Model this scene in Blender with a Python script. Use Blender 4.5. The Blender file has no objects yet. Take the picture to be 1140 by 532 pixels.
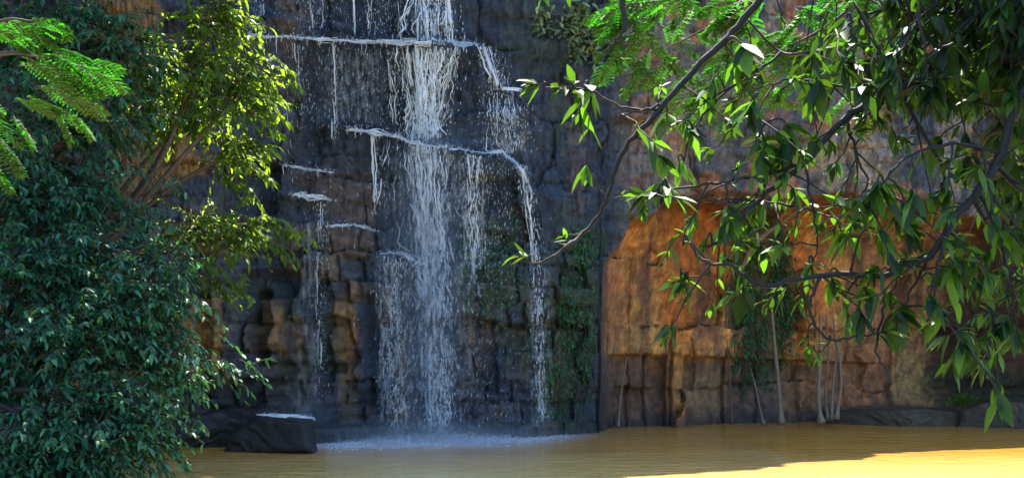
import bpy, math
import numpy as np
from mathutils import Vector

# ------------------------------------------------------------------ camera, light, exposure
scene = bpy.context.scene
COL = scene.collection
F = 1222.0            # focal length in photo pixels
CX, HY = 570.0, 400.0  # principal column, horizon row
CZ = 2.1
cam_d = bpy.data.cameras.new('camera')
cam = bpy.data.objects.new('camera', cam_d); COL.objects.link(cam)
cam.location = (0, 0, CZ); cam.rotation_euler = (math.radians(90), 0, 0)
cam_d.sensor_width = 36; cam_d.lens = 36 * F / 1140
cam_d.shift_y = (HY - 266) / 1140
cam_d.clip_start = 0.05; cam_d.clip_end = 2000
scene.camera = cam

SUN_EL = math.radians(62)
SUN_AZ = math.radians(12)      # from +Y towards +X
world = bpy.data.worlds.new('World'); scene.world = world; world.use_nodes = True
nt = world.node_tree; nt.nodes.clear()
sky = nt.nodes.new('ShaderNodeTexSky'); sky.sky_type = 'NISHITA'; sky.sun_disc = False
sky.sun_elevation = SUN_EL; sky.sun_rotation = SUN_AZ; sky.dust_density = 0.6; sky.ozone_density = 4.0
bg = nt.nodes.new('ShaderNodeBackground'); bg.inputs[1].default_value = 0.15
wo = nt.nodes.new('ShaderNodeOutputWorld')
nt.links.new(sky.outputs[0], bg.inputs[0]); nt.links.new(bg.outputs[0], wo.inputs[0])
sd = bpy.data.lights.new('sun', 'SUN'); sd.energy = 5.0; sd.angle = math.radians(0.5); sd.color = (1, .93, .8)
sun = bpy.data.objects.new('sun', sd); COL.objects.link(sun)
to_sun = Vector((math.sin(SUN_AZ) * math.cos(SUN_EL), math.cos(SUN_AZ) * math.cos(SUN_EL), math.sin(SUN_EL)))
sun.rotation_euler = to_sun.to_track_quat('Z', 'Y').to_euler(); sun.location = (10, 60, 60)
vs = scene.view_settings
vs.view_transform = 'Standard'; vs.look = 'None'; vs.exposure = 1.95; vs.gamma = 1; vs.use_curve_mapping = False
scene.cycles.max_bounces = 8; scene.cycles.transparent_max_bounces = 24
scene.cycles.use_denoising = True
scene.cycles.sample_clamp_indirect = 6

rng = np.random.default_rng(7)

def P(px, py, Y):
    """photo pixel at distance Y -> world point"""
    return np.array([(px - CX) / F * Y, Y, CZ + (HY - py) / F * Y])

# ------------------------------------------------------------------ noise
def h2(i, j, s=0):
    n = (np.asarray(i).astype(np.int64) * 374761393 + np.asarray(j).astype(np.int64) * 668265263 + s * 1442695041) & 0xffffffff
    n = ((n ^ (n >> 13)) * 1274126177) & 0xffffffff
    n = ((n ^ (n >> 16)) * 2246822519) & 0xffffffff
    return ((n ^ (n >> 15)) & 0xffffff) / float(0xffffff)

def vn(x, y, s=0):
    x = np.asarray(x, float); y = np.asarray(y, float)
    i = np.floor(x); j = np.floor(y); u = x - i; v = y - j
    u = u * u * (3 - 2 * u); v = v * v * (3 - 2 * v)
    a = h2(i, j, s); b = h2(i + 1, j, s); c = h2(i, j + 1, s); d = h2(i + 1, j + 1, s)
    return (a * (1 - u) + b * u) * (1 - v) + (c * (1 - u) + d * u) * v

def fbm(x, y, s=0, o=5):
    t = 0; a = .5
    for k in range(o):
        t = t + a * vn(x, y, s + k * 17); x = x * 2.03 + 3.1; y = y * 2.03 + 1.7; a *= .5
    return t / (1 - .5 ** o)

def ss(a, b, x):
    t = np.clip((x - a) / (b - a), 0, 1); return t * t * (3 - 2 * t)

# ------------------------------------------------------------------ materials
def mat(name):
    m = bpy.data.materials.new(name); m.use_nodes = True
    n = m.node_tree; b = n.nodes['Principled BSDF']
    return m, n, b

def N(n, t, **kw):
    x = n.nodes.new(t)
    for k, v in kw.items(): setattr(x, k, v)
    return x

def noise(n, scale, detail=4, vec=None, rough=.6):
    x = N(n, 'ShaderNodeTexNoise'); x.inputs['Scale'].default_value = scale; x.inputs['Detail'].default_value = detail
    x.inputs['Roughness'].default_value = rough
    if vec is not None: n.links.new(vec, x.inputs['Vector'])
    return x

def ramp(n, src, stops):
    r = N(n, 'ShaderNodeValToRGB'); e = r.color_ramp.elements
    while len(e) < len(stops): e.new(.5)
    for i, (p, c) in enumerate(stops):
        e[i].position = p; e[i].color = c if len(c) == 4 else (*c, 1)
    n.links.new(src, r.inputs[0]); return r

def mapping(n, scale):
    tc = N(n, 'ShaderNodeTexCoord'); mp = N(n, 'ShaderNodeMapping'); mp.inputs['Scale'].default_value = scale
    n.links.new(tc.outputs['Object'], mp.inputs['Vector']); return mp.outputs[0]

def rock_attr_material():
    m, n, b = mat('wet_sandstone')
    at = N(n, 'ShaderNodeVertexColor', layer_name='tint')
    v1 = mapping(n, (1, 1, 1)); v2 = mapping(n, (2.2, 2.2, .45)); v3 = mapping(n, (1, 1, 4))
    a = noise(n, 3.2, 8, v1, .7); c = noise(n, 2.5, 6, v2, .65); d = noise(n, 2.0, 5, v3)
    r1 = ramp(n, a.outputs[0], [(.30, (.35, .35, .38)), (.52, (1, 1, 1)), (.72, (1.9, 1.75, 1.5))])
    r2 = ramp(n, c.outputs[0], [(.34, (.38, .42, .48)), (.55, (1.1, 1.05, 1)), (.7, (1.5, 1.4, 1.25))])
    mx = N(n, 'ShaderNodeMixRGB', blend_type='MULTIPLY'); mx.inputs[0].default_value = 1
    n.links.new(at.outputs[0], mx.inputs[1]); n.links.new(r1.outputs[0], mx.inputs[2])
    my = N(n, 'ShaderNodeMixRGB', blend_type='MULTIPLY'); my.inputs[0].default_value = .6
    n.links.new(mx.outputs[0], my.inputs[1]); n.links.new(r2.outputs[0], my.inputs[2])
    n.links.new(my.outputs[0], b.inputs['Base Color'])
    rr = N(n, 'ShaderNodeMapRange'); rr.inputs[3].default_value = .85; rr.inputs[4].default_value = .28
    n.links.new(at.outputs[1], rr.inputs[0]); n.links.new(rr.outputs[0], b.inputs['Roughness'])
    f = noise(n, 14, 8, v1, .75); ad = N(n, 'ShaderNodeMath', operation='ADD')
    ad2 = N(n, 'ShaderNodeMath', operation='MULTIPLY_ADD'); ad2.inputs[1].default_value = 1.5
    n.links.new(a.outputs[0], ad2.inputs[0]); n.links.new(d.outputs[0], ad2.inputs[2])
    n.links.new(f.outputs[0], ad.inputs[0]); n.links.new(ad2.outputs[0], ad.inputs[1])
    bp = N(n, 'ShaderNodeBump'); bp.inputs['Strength'].default_value = .9; bp.inputs['Distance'].default_value = .09
    n.links.new(ad.outputs[0], bp.inputs['Height']); n.links.new(bp.outputs[0], b.inputs['Normal'])
    return m

def rock_material(name, c0, c1, rough=.5):
    m, n, b = mat(name)
    v = mapping(n, (1, 1, 1)); a = noise(n, 3, 8, v, .7)
    r = ramp(n, a.outputs[0], [(.3, c0), (.7, c1)]); n.links.new(r.outputs[0], b.inputs['Base Color'])
    b.inputs['Roughness'].default_value = rough
    f = noise(n, 9, 8, v, .75); bp = N(n, 'ShaderNodeBump'); bp.inputs['Distance'].default_value = .06
    bp.inputs['Strength'].default_value = .8
    n.links.new(f.outputs[0], bp.inputs['Height']); n.links.new(bp.outputs[0], b.inputs['Normal'])
    return m

def leaf_material(name, dark, light, trans, tmix=.45, rough=.38):
    m, n, b = mat(name)
    at = N(n, 'ShaderNodeAttribute', attribute_name='var')
    r = ramp(n, at.outputs['Fac'], [(0, dark), (.7, light), (1, tuple(min(1, c * 1.5) for c in light))])
    n.links.new(r.outputs[0], b.inputs['Base Color']); b.inputs['Roughness'].default_value = rough
    b.inputs['Specular IOR Level'].default_value = .4
    tr = N(n, 'ShaderNodeBsdfTranslucent')
    r2 = ramp(n, at.outputs['Fac'], [(0, tuple(c * .12 for c in trans)), (.45, tuple(c * .35 for c in trans)), (1, trans)]); n.links.new(r2.outputs[0], tr.inputs[0])
    mx = N(n, 'ShaderNodeMixShader'); mx.inputs[0].default_value = tmix
    n.links.new(b.outputs[0], mx.inputs[1]); n.links.new(tr.outputs[0], mx.inputs[2])
    n.links.new(mx.outputs[0], n.nodes['Material Output'].inputs[0])
    return m

def bark_material(name, c0, c1):
    m, n, b = mat(name)
    v = mapping(n, (6, 6, 1.5)); a = noise(n, 4, 6, v, .7)
    r = ramp(n, a.outputs[0], [(.3, c0), (.7, c1)]); n.links.new(r.outputs[0], b.inputs['Base Color'])
    b.inputs['Roughness'].default_value = .75
    bp = N(n, 'ShaderNodeBump'); bp.inputs['Distance'].default_value = .01
    n.links.new(a.outputs[0], bp.inputs['Height']); n.links.new(bp.outputs[0], b.inputs['Normal'])
    return m

def white_water_material(name, alpha=1.0):
    m, n, b = mat(name)
    b.inputs['Base Color'].default_value = (.84, .92, .98, 1); b.inputs['Roughness'].default_value = .25
    b.inputs['Subsurface Weight'].default_value = 0
    tr = N(n, 'ShaderNodeBsdfTranslucent'); tr.inputs[0].default_value = (.9, .94, .96, 1)
    mx = N(n, 'ShaderNodeMixShader'); mx.inputs[0].default_value = .4
    n.links.new(b.outputs[0], mx.inputs[1]); n.links.new(tr.outputs[0], mx.inputs[2])
    out = mx.outputs[0]
    if alpha < 1:
        v = mapping(n, (9, 9, 1.6)); a = noise(n, 3, 6, v, .75)
        r = ramp(n, a.outputs[0], [(.5 - .02, (0, 0, 0)), (.66, (alpha, alpha, alpha))])
        tp = N(n, 'ShaderNodeBsdfTransparent'); m2 = N(n, 'ShaderNodeMixShader')
        n.links.new(r.outputs[0], m2.inputs[0]); n.links.new(tp.outputs[0], m2.inputs[1]); n.links.new(out, m2.inputs[2]); out = m2.outputs[0]
    n.links.new(out, n.nodes['Material Output'].inputs[0])
    return m

M_ROCK = rock_attr_material()
M_BOULDER = rock_material('dark_wet_rock', (.003, .004, .005), (.014, .017, .018), .5)
M_SLAB = rock_material('brown_wet_rock', (.018, .015, .010), (.075, .058, .035), .65)
M_WHITE = white_water_material('white_water')
M_FILM = white_water_material('water_film', .55)
M_LEAF_BLUE = leaf_material('blue_green_leaf', (.004, .036, .024), (.020, .115, .060), (.12, .36, .05), .32, .45)
M_LEAF_YEL = leaf_material('yellow_green_leaf', (.015, .055, .012), (.05, .13, .02), (.40, .62, .03), .6, .45)
M_LEAF_LONG = leaf_material('long_glossy_leaf', (.003, .014, .006), (.018, .065, .012), (.19, .50, .02), .43, .5)
M_LEAF_FEATHER = leaf_material('feathery_leaf', (.008, .07, .008), (.02, .13, .012), (.05, .34, .012), .5, .6)
M_LEAF_MOSS = leaf_material('creeper_leaf', (.015, .05, .018), (.035, .12, .03), (.07, .24, .03), .35, .5)
M_LEAF_PALE = leaf_material('pale_leaf', (.10, .16, .06), (.28, .34, .16), (.3, .45, .12), .4, .5)
M_BARK = bark_material('dark_bark', (.003, .003, .003), (.014, .011, .010))
M_BARK2 = bark_material('brown_bark', (.03, .022, .016), (.11, .08, .055))
M_ROOT = bark_material('pale_root', (.09, .065, .045), (.24, .18, .12))

# ------------------------------------------------------------------ mesh helpers
def link_mesh(name, verts, faces_list, material, parent=None, loc=(0, 0, 0), attrs=None, smooth=True):
    """faces_list: list of (n,k) int arrays"""
    me = bpy.data.meshes.new(name)
    verts = np.asarray(verts, np.float32) - np.asarray(loc, np.float32)
    idx = np.concatenate([f.ravel() for f in faces_list]).astype(np.int32)
    sizes = np.concatenate([np.full(len(f), f.shape[1], np.int32) for f in faces_list])
    me.vertices.add(len(verts)); me.vertices.foreach_set('co', verts.ravel())
    me.loops.add(len(idx)); me.loops.foreach_set('vertex_index', idx)
    me.polygons.add(len(sizes))
    me.polygons.foreach_set('loop_start', np.concatenate([[0], np.cumsum(sizes)[:-1]]).astype(np.int32))
    me.update(calc_edges=True); me.validate()
    if smooth: me.polygons.foreach_set('use_smooth', np.ones(len(me.polygons), bool))
    for k, (ty, arr) in (attrs or {}).items():
        a = me.attributes.new(k, ty, 'POINT')
        a.data.foreach_set('color' if ty == 'FLOAT_COLOR' else 'value', np.asarray(arr, np.float32).ravel())
    me.materials.append(material)
    o = bpy.data.objects.new(name, me); COL.objects.link(o)
    if parent is not None:
        o.parent = parent
        o.location = np.asarray(loc) - np.asarray(parent.location)
    else: o.location = loc
    return o

def tag(o, label=None, cat=None, group=None, kind=None):
    if label: o['label'] = label
    if cat: o['category'] = cat
    if group: o['group'] = group
    if kind: o['kind'] = kind
    return o

def empty(name, loc, label, cat, group=None):
    o = bpy.data.objects.new(name, None); COL.objects.link(o); o.location = loc; o.empty_display_size = .2
    return tag(o, label, cat, group)

class MB:
    def __init__(s): s.v = []; s.q = []; s.t = []; s.n = 0
    def add(s, v, q=None, t=None):
        if q is not None and len(q): s.q.append(np.asarray(q) + s.n)
        if t is not None and len(t): s.t.append(np.asarray(t) + s.n)
        s.v.append(np.asarray(v, float)); s.n += len(v)
    def tube(s, pts, rad, k=6):
        pts = np.asarray(pts, float); n = len(pts)
        if n < 2: return
        rad = np.broadcast_to(np.asarray(rad, float), (n,))
        tg = np.gradient(pts, axis=0); tg /= np.linalg.norm(tg, axis=1)[:, None] + 1e-9
        up = np.array([0.13, 0.97, 0.2]) if abs(tg[0][1]) < .8 else np.array([1., 0, .1])
        a = np.cross(tg, up); a /= np.linalg.norm(a, axis=1)[:, None] + 1e-9
        b = np.cross(tg, a)
        th = np.arange(k) * 2 * math.pi / k
        v = pts[:, None] + rad[:, None, None] * (np.cos(th)[None, :, None] * a[:, None] + np.sin(th)[None, :, None] * b[:, None])
        i = np.arange(n - 1)[:, None] * k; j = np.arange(k)[None]
        q = np.stack([i + j, i + (j + 1) % k, i + k + (j + 1) % k, i + k + j], -1).reshape(-1, 4)
        s.add(v.reshape(-1, 3), q=q)
        if k > 3:
            s.add(pts[[0]] , t=None); s.add(pts[[-1]], t=None)
            c0 = s.n - 2; base = s.n - 2 - n * k
            jj = np.arange(k)
            s.t.append(np.stack([np.full(k, c0), base + (jj + 1) % k, base + jj], -1))
            e = base + (n - 1) * k
            s.t.append(np.stack([np.full(k, c0 + 1), e + jj, e + (jj + 1) % k], -1))
    def build(s, name, material, parent=None, loc=(0, 0, 0), smooth=True):
        fl = []
        if s.q: fl.append(np.concatenate(s.q))
        if s.t: fl.append(np.concatenate(s.t))
        return link_mesh(name, np.concatenate(s.v), fl, material, parent, loc, smooth=smooth)

def spline(pts, n=8):
    pts = np.asarray(pts, float)
    if len(pts) < 3: 
        t = np.linspace(0, 1, n)[:, None]; return pts[0] * (1 - t) + pts[-1] * t
    p = np.vstack([2 * pts[0] - pts[1], pts, 2 * pts[-1] - pts[-2]])
    out = []
    for i in range(1, len(p) - 2):
        t = np.linspace(0, 1, n, endpoint=False)[:, None]
        a, b, c, d = p[i - 1], p[i], p[i + 1], p[i + 2]
        out.append(.5 * (2 * b + (c - a) * t + (2 * a - 5 * b + 4 * c - d) * t * t + (3 * b - a - 3 * c + d) * t ** 3))
    out.append(pts[-1:]); return np.vstack(out)

class Leaves:
    def __init__(s): s.o = []; s.d = []; s.n = []; s.L = []; s.W = []; s.dr = []; s.var = []
    def add(s, o, d, n, L, W, dr, var):
        o = np.atleast_2d(o); k = len(o)
        s.o.append(o); s.d.append(np.broadcast_to(d, (k, 3))); s.n.append(np.broadcast_to(n, (k, 3)))
        for a, b in ((s.L, L), (s.W, W), (s.dr, dr), (s.var, var)): a.append(np.broadcast_to(np.asarray(b, float), (k,)))
    def build(s, name, material, parent=None, loc=(0, 0, 0), fine=True):
        o, d, n = (np.concatenate(x) for x in (s.o, s.d, s.n)); L, W, dr, var = (np.concatenate(x) for x in (s.L, s.W, s.dr, s.var))
        d = d / (np.linalg.norm(d, axis=1)[:, None] + 1e-9)
        sd_ = np.cross(d, n); sd_ /= np.linalg.norm(sd_, axis=1)[:, None] + 1e-9
        nn = np.cross(sd_, d)
        if fine:
            T = [.12, .42, .74]; WW = [.55, 1.0, .62]
        else:
            T = [.28, .66]; WW = [.95, .8]
        K = len(o); vs_ = []
        def c(t): return o + d * (L * t)[:, None] + np.array([0, 0, -1.]) * (dr * L * t * t)[:, None]
        vs_.append(c(0))
        for t, w in zip(T, WW):
            cc = c(t); e = sd_ * (W * w * .5)[:, None]; f = nn * (W * w * .16)[:, None]
            vs_ += [cc - e + f, cc, cc + e + f]
        vs_.append(c(1.0))
        V = np.stack(vs_, 1); m = V.shape[1]
        q = []; t3 = [(0, 2, 1), (0, 3, 2)]
        for r in range(len(T) - 1):
            a = 1 + 3 * r; q += [(a, a + 1, a + 4, a + 3), (a + 1, a + 2, a + 5, a + 4)]
        a = 1 + 3 * (len(T) - 1); t3 += [(a, a + 1, m - 1), (a + 1, a + 2, m - 1)]
        base = (np.arange(K) * m)[:, None, None]
        Q = (np.array(q)[None] + base).reshape(-1, 4); TT = (np.array(t3)[None] + base).reshape(-1, 3)
        return link_mesh(name, V.reshape(-1, 3), [Q, TT], material, parent, loc, attrs={'var': ('FLOAT', np.repeat(var, m))})

def unit(v):
    v = np.asarray(v, float); return v / (np.linalg.norm(v, axis=-1, keepdims=True) + 1e-9)

# ------------------------------------------------------------------ CLIFF
def kn(pts):
    """knots of (pixel column, distance) -> (world x, y)"""
    return np.array([(px - CX) / F * Y for px, Y in pts]), np.array([Y for px, Y in pts])
lowx, lowy = kn([(0, 25.5), (250, 26.6), (340, 27.4), (400, 28.2), (560, 29.2), (620, 30.2), (664, 31.0), (684, 33.2), (760, 34.6), (860, 36.4), (1000, 38.0), (1060, 38.3), (1140, 38.6)])
upx, upy = kn([(0, 26.4), (250, 27.6), (400, 29.0), (560, 30.0), (620, 30.6), (664, 31.0), (684, 31.1), (760, 31.6), (860, 32.4), (1000, 33.6), (1140, 34.6)])
lowx = np.concatenate([[-24, -19, -15], lowx, [26, 34]]); lowy = np.concatenate([[6, 17, 22.5], lowy, [36, 30]])
upx = np.concatenate([[-24, -19, -15], upx, [26, 34]]); upy = np.concatenate([[7.5, 18.5, 23.5], upy, [33, 28]])

NX, NZ = 1180, 380
X1 = np.concatenate([np.linspace(-24, -13, 110, endpoint=False), np.linspace(-13, 20, 960, endpoint=False), np.linspace(20, 34, NX - 1070)])
Ztop = 16.3 + 1.2 * (fbm(X1 * .35, X1 * 0, 3) - .5) + .9 * (fbm(X1 * 1.9, X1 * 0, 5) - .5)
Ztop = Ztop + np.interp(X1, [-13, -8.5, -7.5, -3.4, -2.4, 4, 7, 10, 15, 20], [4.5, 3.5, 1.8, 1.8, 7.5, 7.4, 4.6, .5, -2.2, -2.7])  # rim above the view, shaped to steer its shadow on pool and trees
S = np.linspace(0, 1, NZ)
X, SS = np.meshgrid(X1, S)
Z = -.9 + SS * (Ztop[None] + .9)

def pl(pts, Y):
    """polyline of photo pixels at distance Y -> arrays x, z"""
    a = np.array([P(px, py, Y) for px, py in pts]); return a[:, 0], a[:, 2]

def blocks(x, z, cw, ch, seed, warp=.25):
    x0, z0 = x, z
    x = x0 + warp * (fbm(x0 * .9, z0 * .9, seed) - .5) * 2 + .10 * (fbm(x0 * 3.5, z0 * 3.5, seed + 21, 4) - .5) + .25 * (z0 - 5) * (vn(x0 * .25, z0 * 0, seed + 30) - .5) * .4
    z = z0 + warp * .6 * (fbm(x0 * .8 + 9, z0 * .8, seed + 1) - .5) * 2 + .08 * (fbm(x0 * 3.5 + 5, z0 * 3.5, seed + 22, 4) - .5)
    zz = z / ch + .55 * vn(z / ch * .7, z * 0, seed + 2)
    r = np.floor(zz); fz = zz - r
    k = .6 + .9 * h2(r, r * 0, seed + 3)
    xx = x / cw * k + 13.7 * h2(r, r * 0 + 1, seed + 3); xx = xx + .35 * vn(xx, r, seed + 9)
    c = np.floor(xx); fx = xx - c
    idv = h2(c, r, seed + 4); idt = h2(c, r, seed + 5); ids = h2(c, r, seed + 6)
    edge = np.minimum(np.minimum(fx, 1 - fx) * cw / k, np.minimum(fz, 1 - fz) * ch)
    return idv, edge, (fx - .5) * (idt - .5) + (fz - .5) * (ids - .5), ids

LEDGES = [  # pixel polyline, distance, set-back above it
    ([(255, 37), (300, 43), (370, 46), (440, 50), (500, 51), (536, 53)], 29.2, .75),
    ([(536, 53), (552, 82), (570, 104), (590, 112), (612, 108)], 29.6, .35),
    ([(372, 143), (415, 147), (450, 156), (480, 164), (520, 168), (560, 172), (582, 188)], 29.0, .6),
    ([(582, 188), (596, 210), (612, 214), (640, 216)], 29.4, .25),
    ([(310, 184), (330, 186), (380, 190), (420, 190)], 28.6, .18),
    ([(322, 217), (345, 220), (373, 223)], 28.2, .35),
    ([(355, 250), (395, 252), (425, 258)], 28.2, .35),
    ([(420, 284), (440, 283), (470, 290)], 28.4, .3),
    ([(300, 296), (350, 300), (420, 305)], 27.8, .15),
]
Yu = np.interp(X, upx, upy); Yl = np.interp(X, lowx, lowy)
# arch of the cave on the right
ax, az = pl([(655, 330), (672, 292), (690, 272), (700, 250), (722, 246), (738, 226), (796, 222), (812, 232), (880, 229), (898, 214), (962, 210), (985, 222), (1060, 216), (1105, 232), (1150, 240), (1240, 300), (1300, 420)], 32.3)
archz = np.interp(X, ax, az) + .35 * (fbm(X * 1.3, Z * .6, 31) - .5)
dep = archz - Z       # depth below the lip
cavex = ss(2.45, 2.62, X)
wl = np.where(X < 2.5, ss(9.5, 2.0, Z), 0)       # left: gentle batter
wc = (.55 * ss(0, .10, dep) + .30 * ss(.1, 1.5, dep) + .15 * ss(1.2, 3.4, dep)) * cavex
w = np.where(X < 2.5, wl * (1 - cavex), wc)
Yc = Yu * (1 - w) + Yl * w
D = np.zeros_like(X)
fallmask = ss(-7.5, -5.5, X) * ss(3.6, 2.2, X)
for pts, Yd, s in LEDGES:
    lx, lz = pl(pts, Yd)
    zl = np.interp(X, lx, lz) + .05 * (fbm(X * 2.5, Z * 0, 77) - .5)
    inx = ss(lx[0] - .5, lx[0], X) * ss(lx[-1] + .12, lx[-1], X)
    # rock bulges forward under each ledge then relaxes back down
    under = ss(.03, -.02, Z - zl) * np.exp(-np.clip(zl - Z, 0, None) / 1.1)
    D += inx * under * s
# block structure
low = ss(6.5, 4.0, Z) * ss(4, 1.5, X)
upw = 1 - low
cavew = cavex * ss(0, .3, dep)
i1, e1, t1, s1 = blocks(X, Z, 2.6, 1.9, 11, .6)
i2, e2, t2, s2 = blocks(X, Z, .95, .62, 23, .16)
i3, e3, t3_, s3 = blocks(X, Z, .46, .25, 41, .1)
crk = ss(.42, .62, fbm(X * .8, Z * .8, 150)); crk2 = ss(.45, .6, fbm(X * 1.1 + 3, Z * 1.1, 151))
D += (i1 - .5) * (.62 * upw + .55 * low) * (1 - .1 * cavew) + t1 * (.35 + .95 * cavew)
D += ((i2 - .5) * (.26 + .31 * low) * (.4 + .6 * crk2) + t2 * (.12 + .28 * low)) * (1 - .85 * cavew)
D += (i3 - .5) * (.04 + .10 * low) * (1 - .9 * cavew)
D -= .26 * np.exp(-(e1 / .042) ** 2) * (.2 + .8 * crk) * (1 - .72 * cavew)
D -= (.10 + .19 * low) * np.exp(-(e2 / .042) ** 2) * (.3 + .7 * crk2) * (1 - .9 * cavew)
D -= .10 * low * np.exp(-(e3 / .032) ** 2) * crk
# sharp chipped facets
f1 = fbm(X * 1.1 + .4 * Z, Z * .8, 155, 3); D += .5 * np.abs((f1 * 5) % 1 - .5) * (.22 - .05 * low) * (1 - .8 * cavew)
f2 = fbm(X * 3.1, Z * 1.6, 156, 3); D += .16 * np.abs((f2 * 5) % 1 - .5) * (1 - .6 * cavew) * (1 - .6 * low)
D += .55 * (fbm(X * .45, Z * .3, 51) - .5) + .10 * (fbm(X * 1.6, Z * .5, 52) - .5) + .08 * (fbm(X * 4.5, Z * 3.0, 53, 5) - .5)
# thin bedding
D += .05 * (vn(X * .4, Z * 6.5, 61) - .5) * (1 - .7 * cavew)
# the cave wall: slab face ends above an undercut; vertical joints; one pillar
ucx, ucz = pl([(640, 392), (690, 395), (760, 396), (830, 398), (1000, 404), (1140, 410)], 34.5)
uz = np.interp(X, ucx, ucz) + .05 * (fbm(X * 2, X * 0, 88) - .5)
pil = ss(4.75, 4.9, X) * ss(5.55, 5.35, X)
under = ss(0.02, -.03, Z - uz) * ss(2.7, 3.0, X)
D -= under * (.55 - .5 * pil) * ss(14, 9, X)
for jx, wd, dp, z0, z1 in ((5.0, .05, .5, -1, 3.2), (6.9, .06, .5, -1, 2.3), (8.1, .05, .35, -1, 3.0), (9.6, .07, .4, -1, 5), (11.3, .05, .3, -1, 3), (12.95, .09, .45, .35, 3.0), (3.55, .05, .25, 0, 5), (4.1, .05, .3, -1, 2.2)):
    jj = jx + .12 * (vn(Z * 1.5, Z * 0, int(jx * 10)) - .5) + .05 * (vn(Z * 6, Z * 0, int(jx * 7)) - .5)
    D -= dp * .6 * np.exp(-((X - jj) / wd) ** 2) * ss(z1 + .2, z1, Z) * ss(z0 - .2, z0, Z)
# buttress on the far right and the ledge at the water's edge under it
D += 2.2 * ss(14.6, 16.2, X) * ss(10, 6, Z)
D += (.9 * ss(.55, .40, Z) * ss(10.6, 12.2, X) + .5 * ss(.95, .85, Z) * ss(13.5, 14.2, X))
# dark vertical recesses in the lower left rock
for px_, wpx, py0, py1, dp in ((292, 8, 325, 405, .7), (232, 7, 330, 420, .4), (357, 8, 300, 440, .25), (412, 9, 330, 470, .35), (300, 30, 300, 330, .3), (340, 40, 404, 414, .4), (275, 30, 180, 235, .5)):
    c = P(px_, (py0 + py1) / 2, 27.3); hw = wpx * 27.3 / F
    zt = P(0, py0, 27.3)[2]; zb = P(0, py1, 27.3)[2]
    wob = .12 * (fbm(X * 2, Z * 2, 71) - .5) * 2
    D -= dp * ss(hw + .08, hw - .05, np.abs(X + wob - c[0])) * ss(zb - .1, zb + .1, Z + wob) * ss(zt + .1, zt - .1, Z + wob)
YS = Yc - D

# ---- colours (iron stains, wet streaks, moss); rock and fall zone tinted blue for skylight
def region(px, py, rx, ry, Y, sx=1.0, rag=.35):
    c = P(px, py, Y); a = (X - c[0]) / (rx * Y / F); b = (Z - c[2]) / (ry * Y / F)
    r = np.sqrt(a * a + b * b) + rag * (fbm(X * 1.6, Z * 1.6, int(px)) - .5) * 2
    return ss(1.15, .75, r)
def mixc(c, col, a):
    a = np.clip(a, 0, 1)[..., None]; return c * (1 - a) + np.array(col) * a
C = np.zeros(X.shape + (3,)) + np.array([.050, .066, .090])
C *= (.75 + .5 * i1)[..., None] * (.85 + .3 * i2)[..., None]
n1 = fbm(X * .7, Z * .5, 101); n2 = fbm(X * 1.2, Z * .25, 102); n3 = fbm(X * 3, Z * 2, 103)
C = mixc(C, (.11, .11, .115), ss(.5, .7, n1) * .6)
C = mixc(C, (.085, .068, .050), ss(.55, .68, fbm(X * .9 + 4, Z * .9, 104)) * .45)
# buff faces among the lower blocks
buff = ss(.62, .7, i2 * .55 + n1 * .5 + .12) * low
C = mixc(C, (.27, .165, .07), buff * .75)
for (px, py, rx, ry, a) in ((326, 372, 20, 26, .9), (383, 365, 14, 42, .95), (243, 370, 22, 32, .9), (240, 415, 28, 22, .8), (447, 410, 12, 60, .5), (535, 378, 16, 40, .7), (600, 430, 30, 40, .45), (385, 440, 26, 30, .35), (185, 170, 50, 60, .95), (160, 30, 30, 40, .8), (330, 30, 20, 40, .3), (580, 380, 12, 40, .4), (400, 210, 60, 30, .25)):
    C = mixc(C, (.34, .19, .06), region(px, py, rx, ry, 28, rag=.45) * a)
# orange cave
ca = cavex * ss(-.1, .15, dep)
O = np.zeros_like(C) + np.array([.60, .26, .06])
O = mixc(O, (.60, .17, .03), ss(.45, .6, fbm(X * .5 + 7, Z * .6, 110)) * .8 + 0 * X)
O *= (.7 + .6 * i1)[..., None]
O = mixc(O, (.40, .25, .09), ss(2.6, 2.9, X) * ss(5.2, 4.0, X) * ss(5.2, 3.8, Z) * .6)
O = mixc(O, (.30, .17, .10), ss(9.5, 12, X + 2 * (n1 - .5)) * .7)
O = mixc(O, (.62, .33, .09), ss(.52, .68, fbm(X * .9, Z * .35, 111)) * .8)
O = mixc(O, (.16, .08, .05), ss(.55, .7, fbm(X * 1.3, Z * .25, 112)) * .8)
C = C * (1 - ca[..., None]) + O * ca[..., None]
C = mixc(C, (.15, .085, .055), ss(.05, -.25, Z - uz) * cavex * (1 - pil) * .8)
C = mixc(C, (.34, .19, .09), ss(.05, -.25, Z - uz) * ss(7.7, 8, X) * ss(9.4, 9.1, X) * .4)
C = mixc(C, (.42, .27, .11), region(1035, 420, 40, 36, 37, rag=.2) * .8)
C = mixc(C, (.40, .17, .07), region(955, 420, 45, 36, 37, rag=.2) * .6)
C = mixc(C, (.22, .15, .08), region(790, 430, 35, 40, 35, rag=.3) * .5)
# grey-buff upper right wall with pink and cream patches
ur = ss(2.6, 4.5, X) * ss(-.1, .25, -dep)
C = mixc(C, (.20, .18, .16), ur * ss(.35, .6, n1) * .8)
C = mixc(C, (.34, .28, .22), ur * ss(.54, .66, n2) * .7)
C = mixc(C, (.36, .16, .08), ur * ss(.53, .66, fbm(X * 1.1, Z * 1.4, 120)) * .7)
C = mixc(C, (.26, .17, .10), region(650, 150, 22, 80, 30.6, rag=.4) * .7)
# dark maroon buttress
C = mixc(C, (.045, .025, .018), ss(14.2, 15.2, X + (n1 - .5)) * .93)
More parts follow.
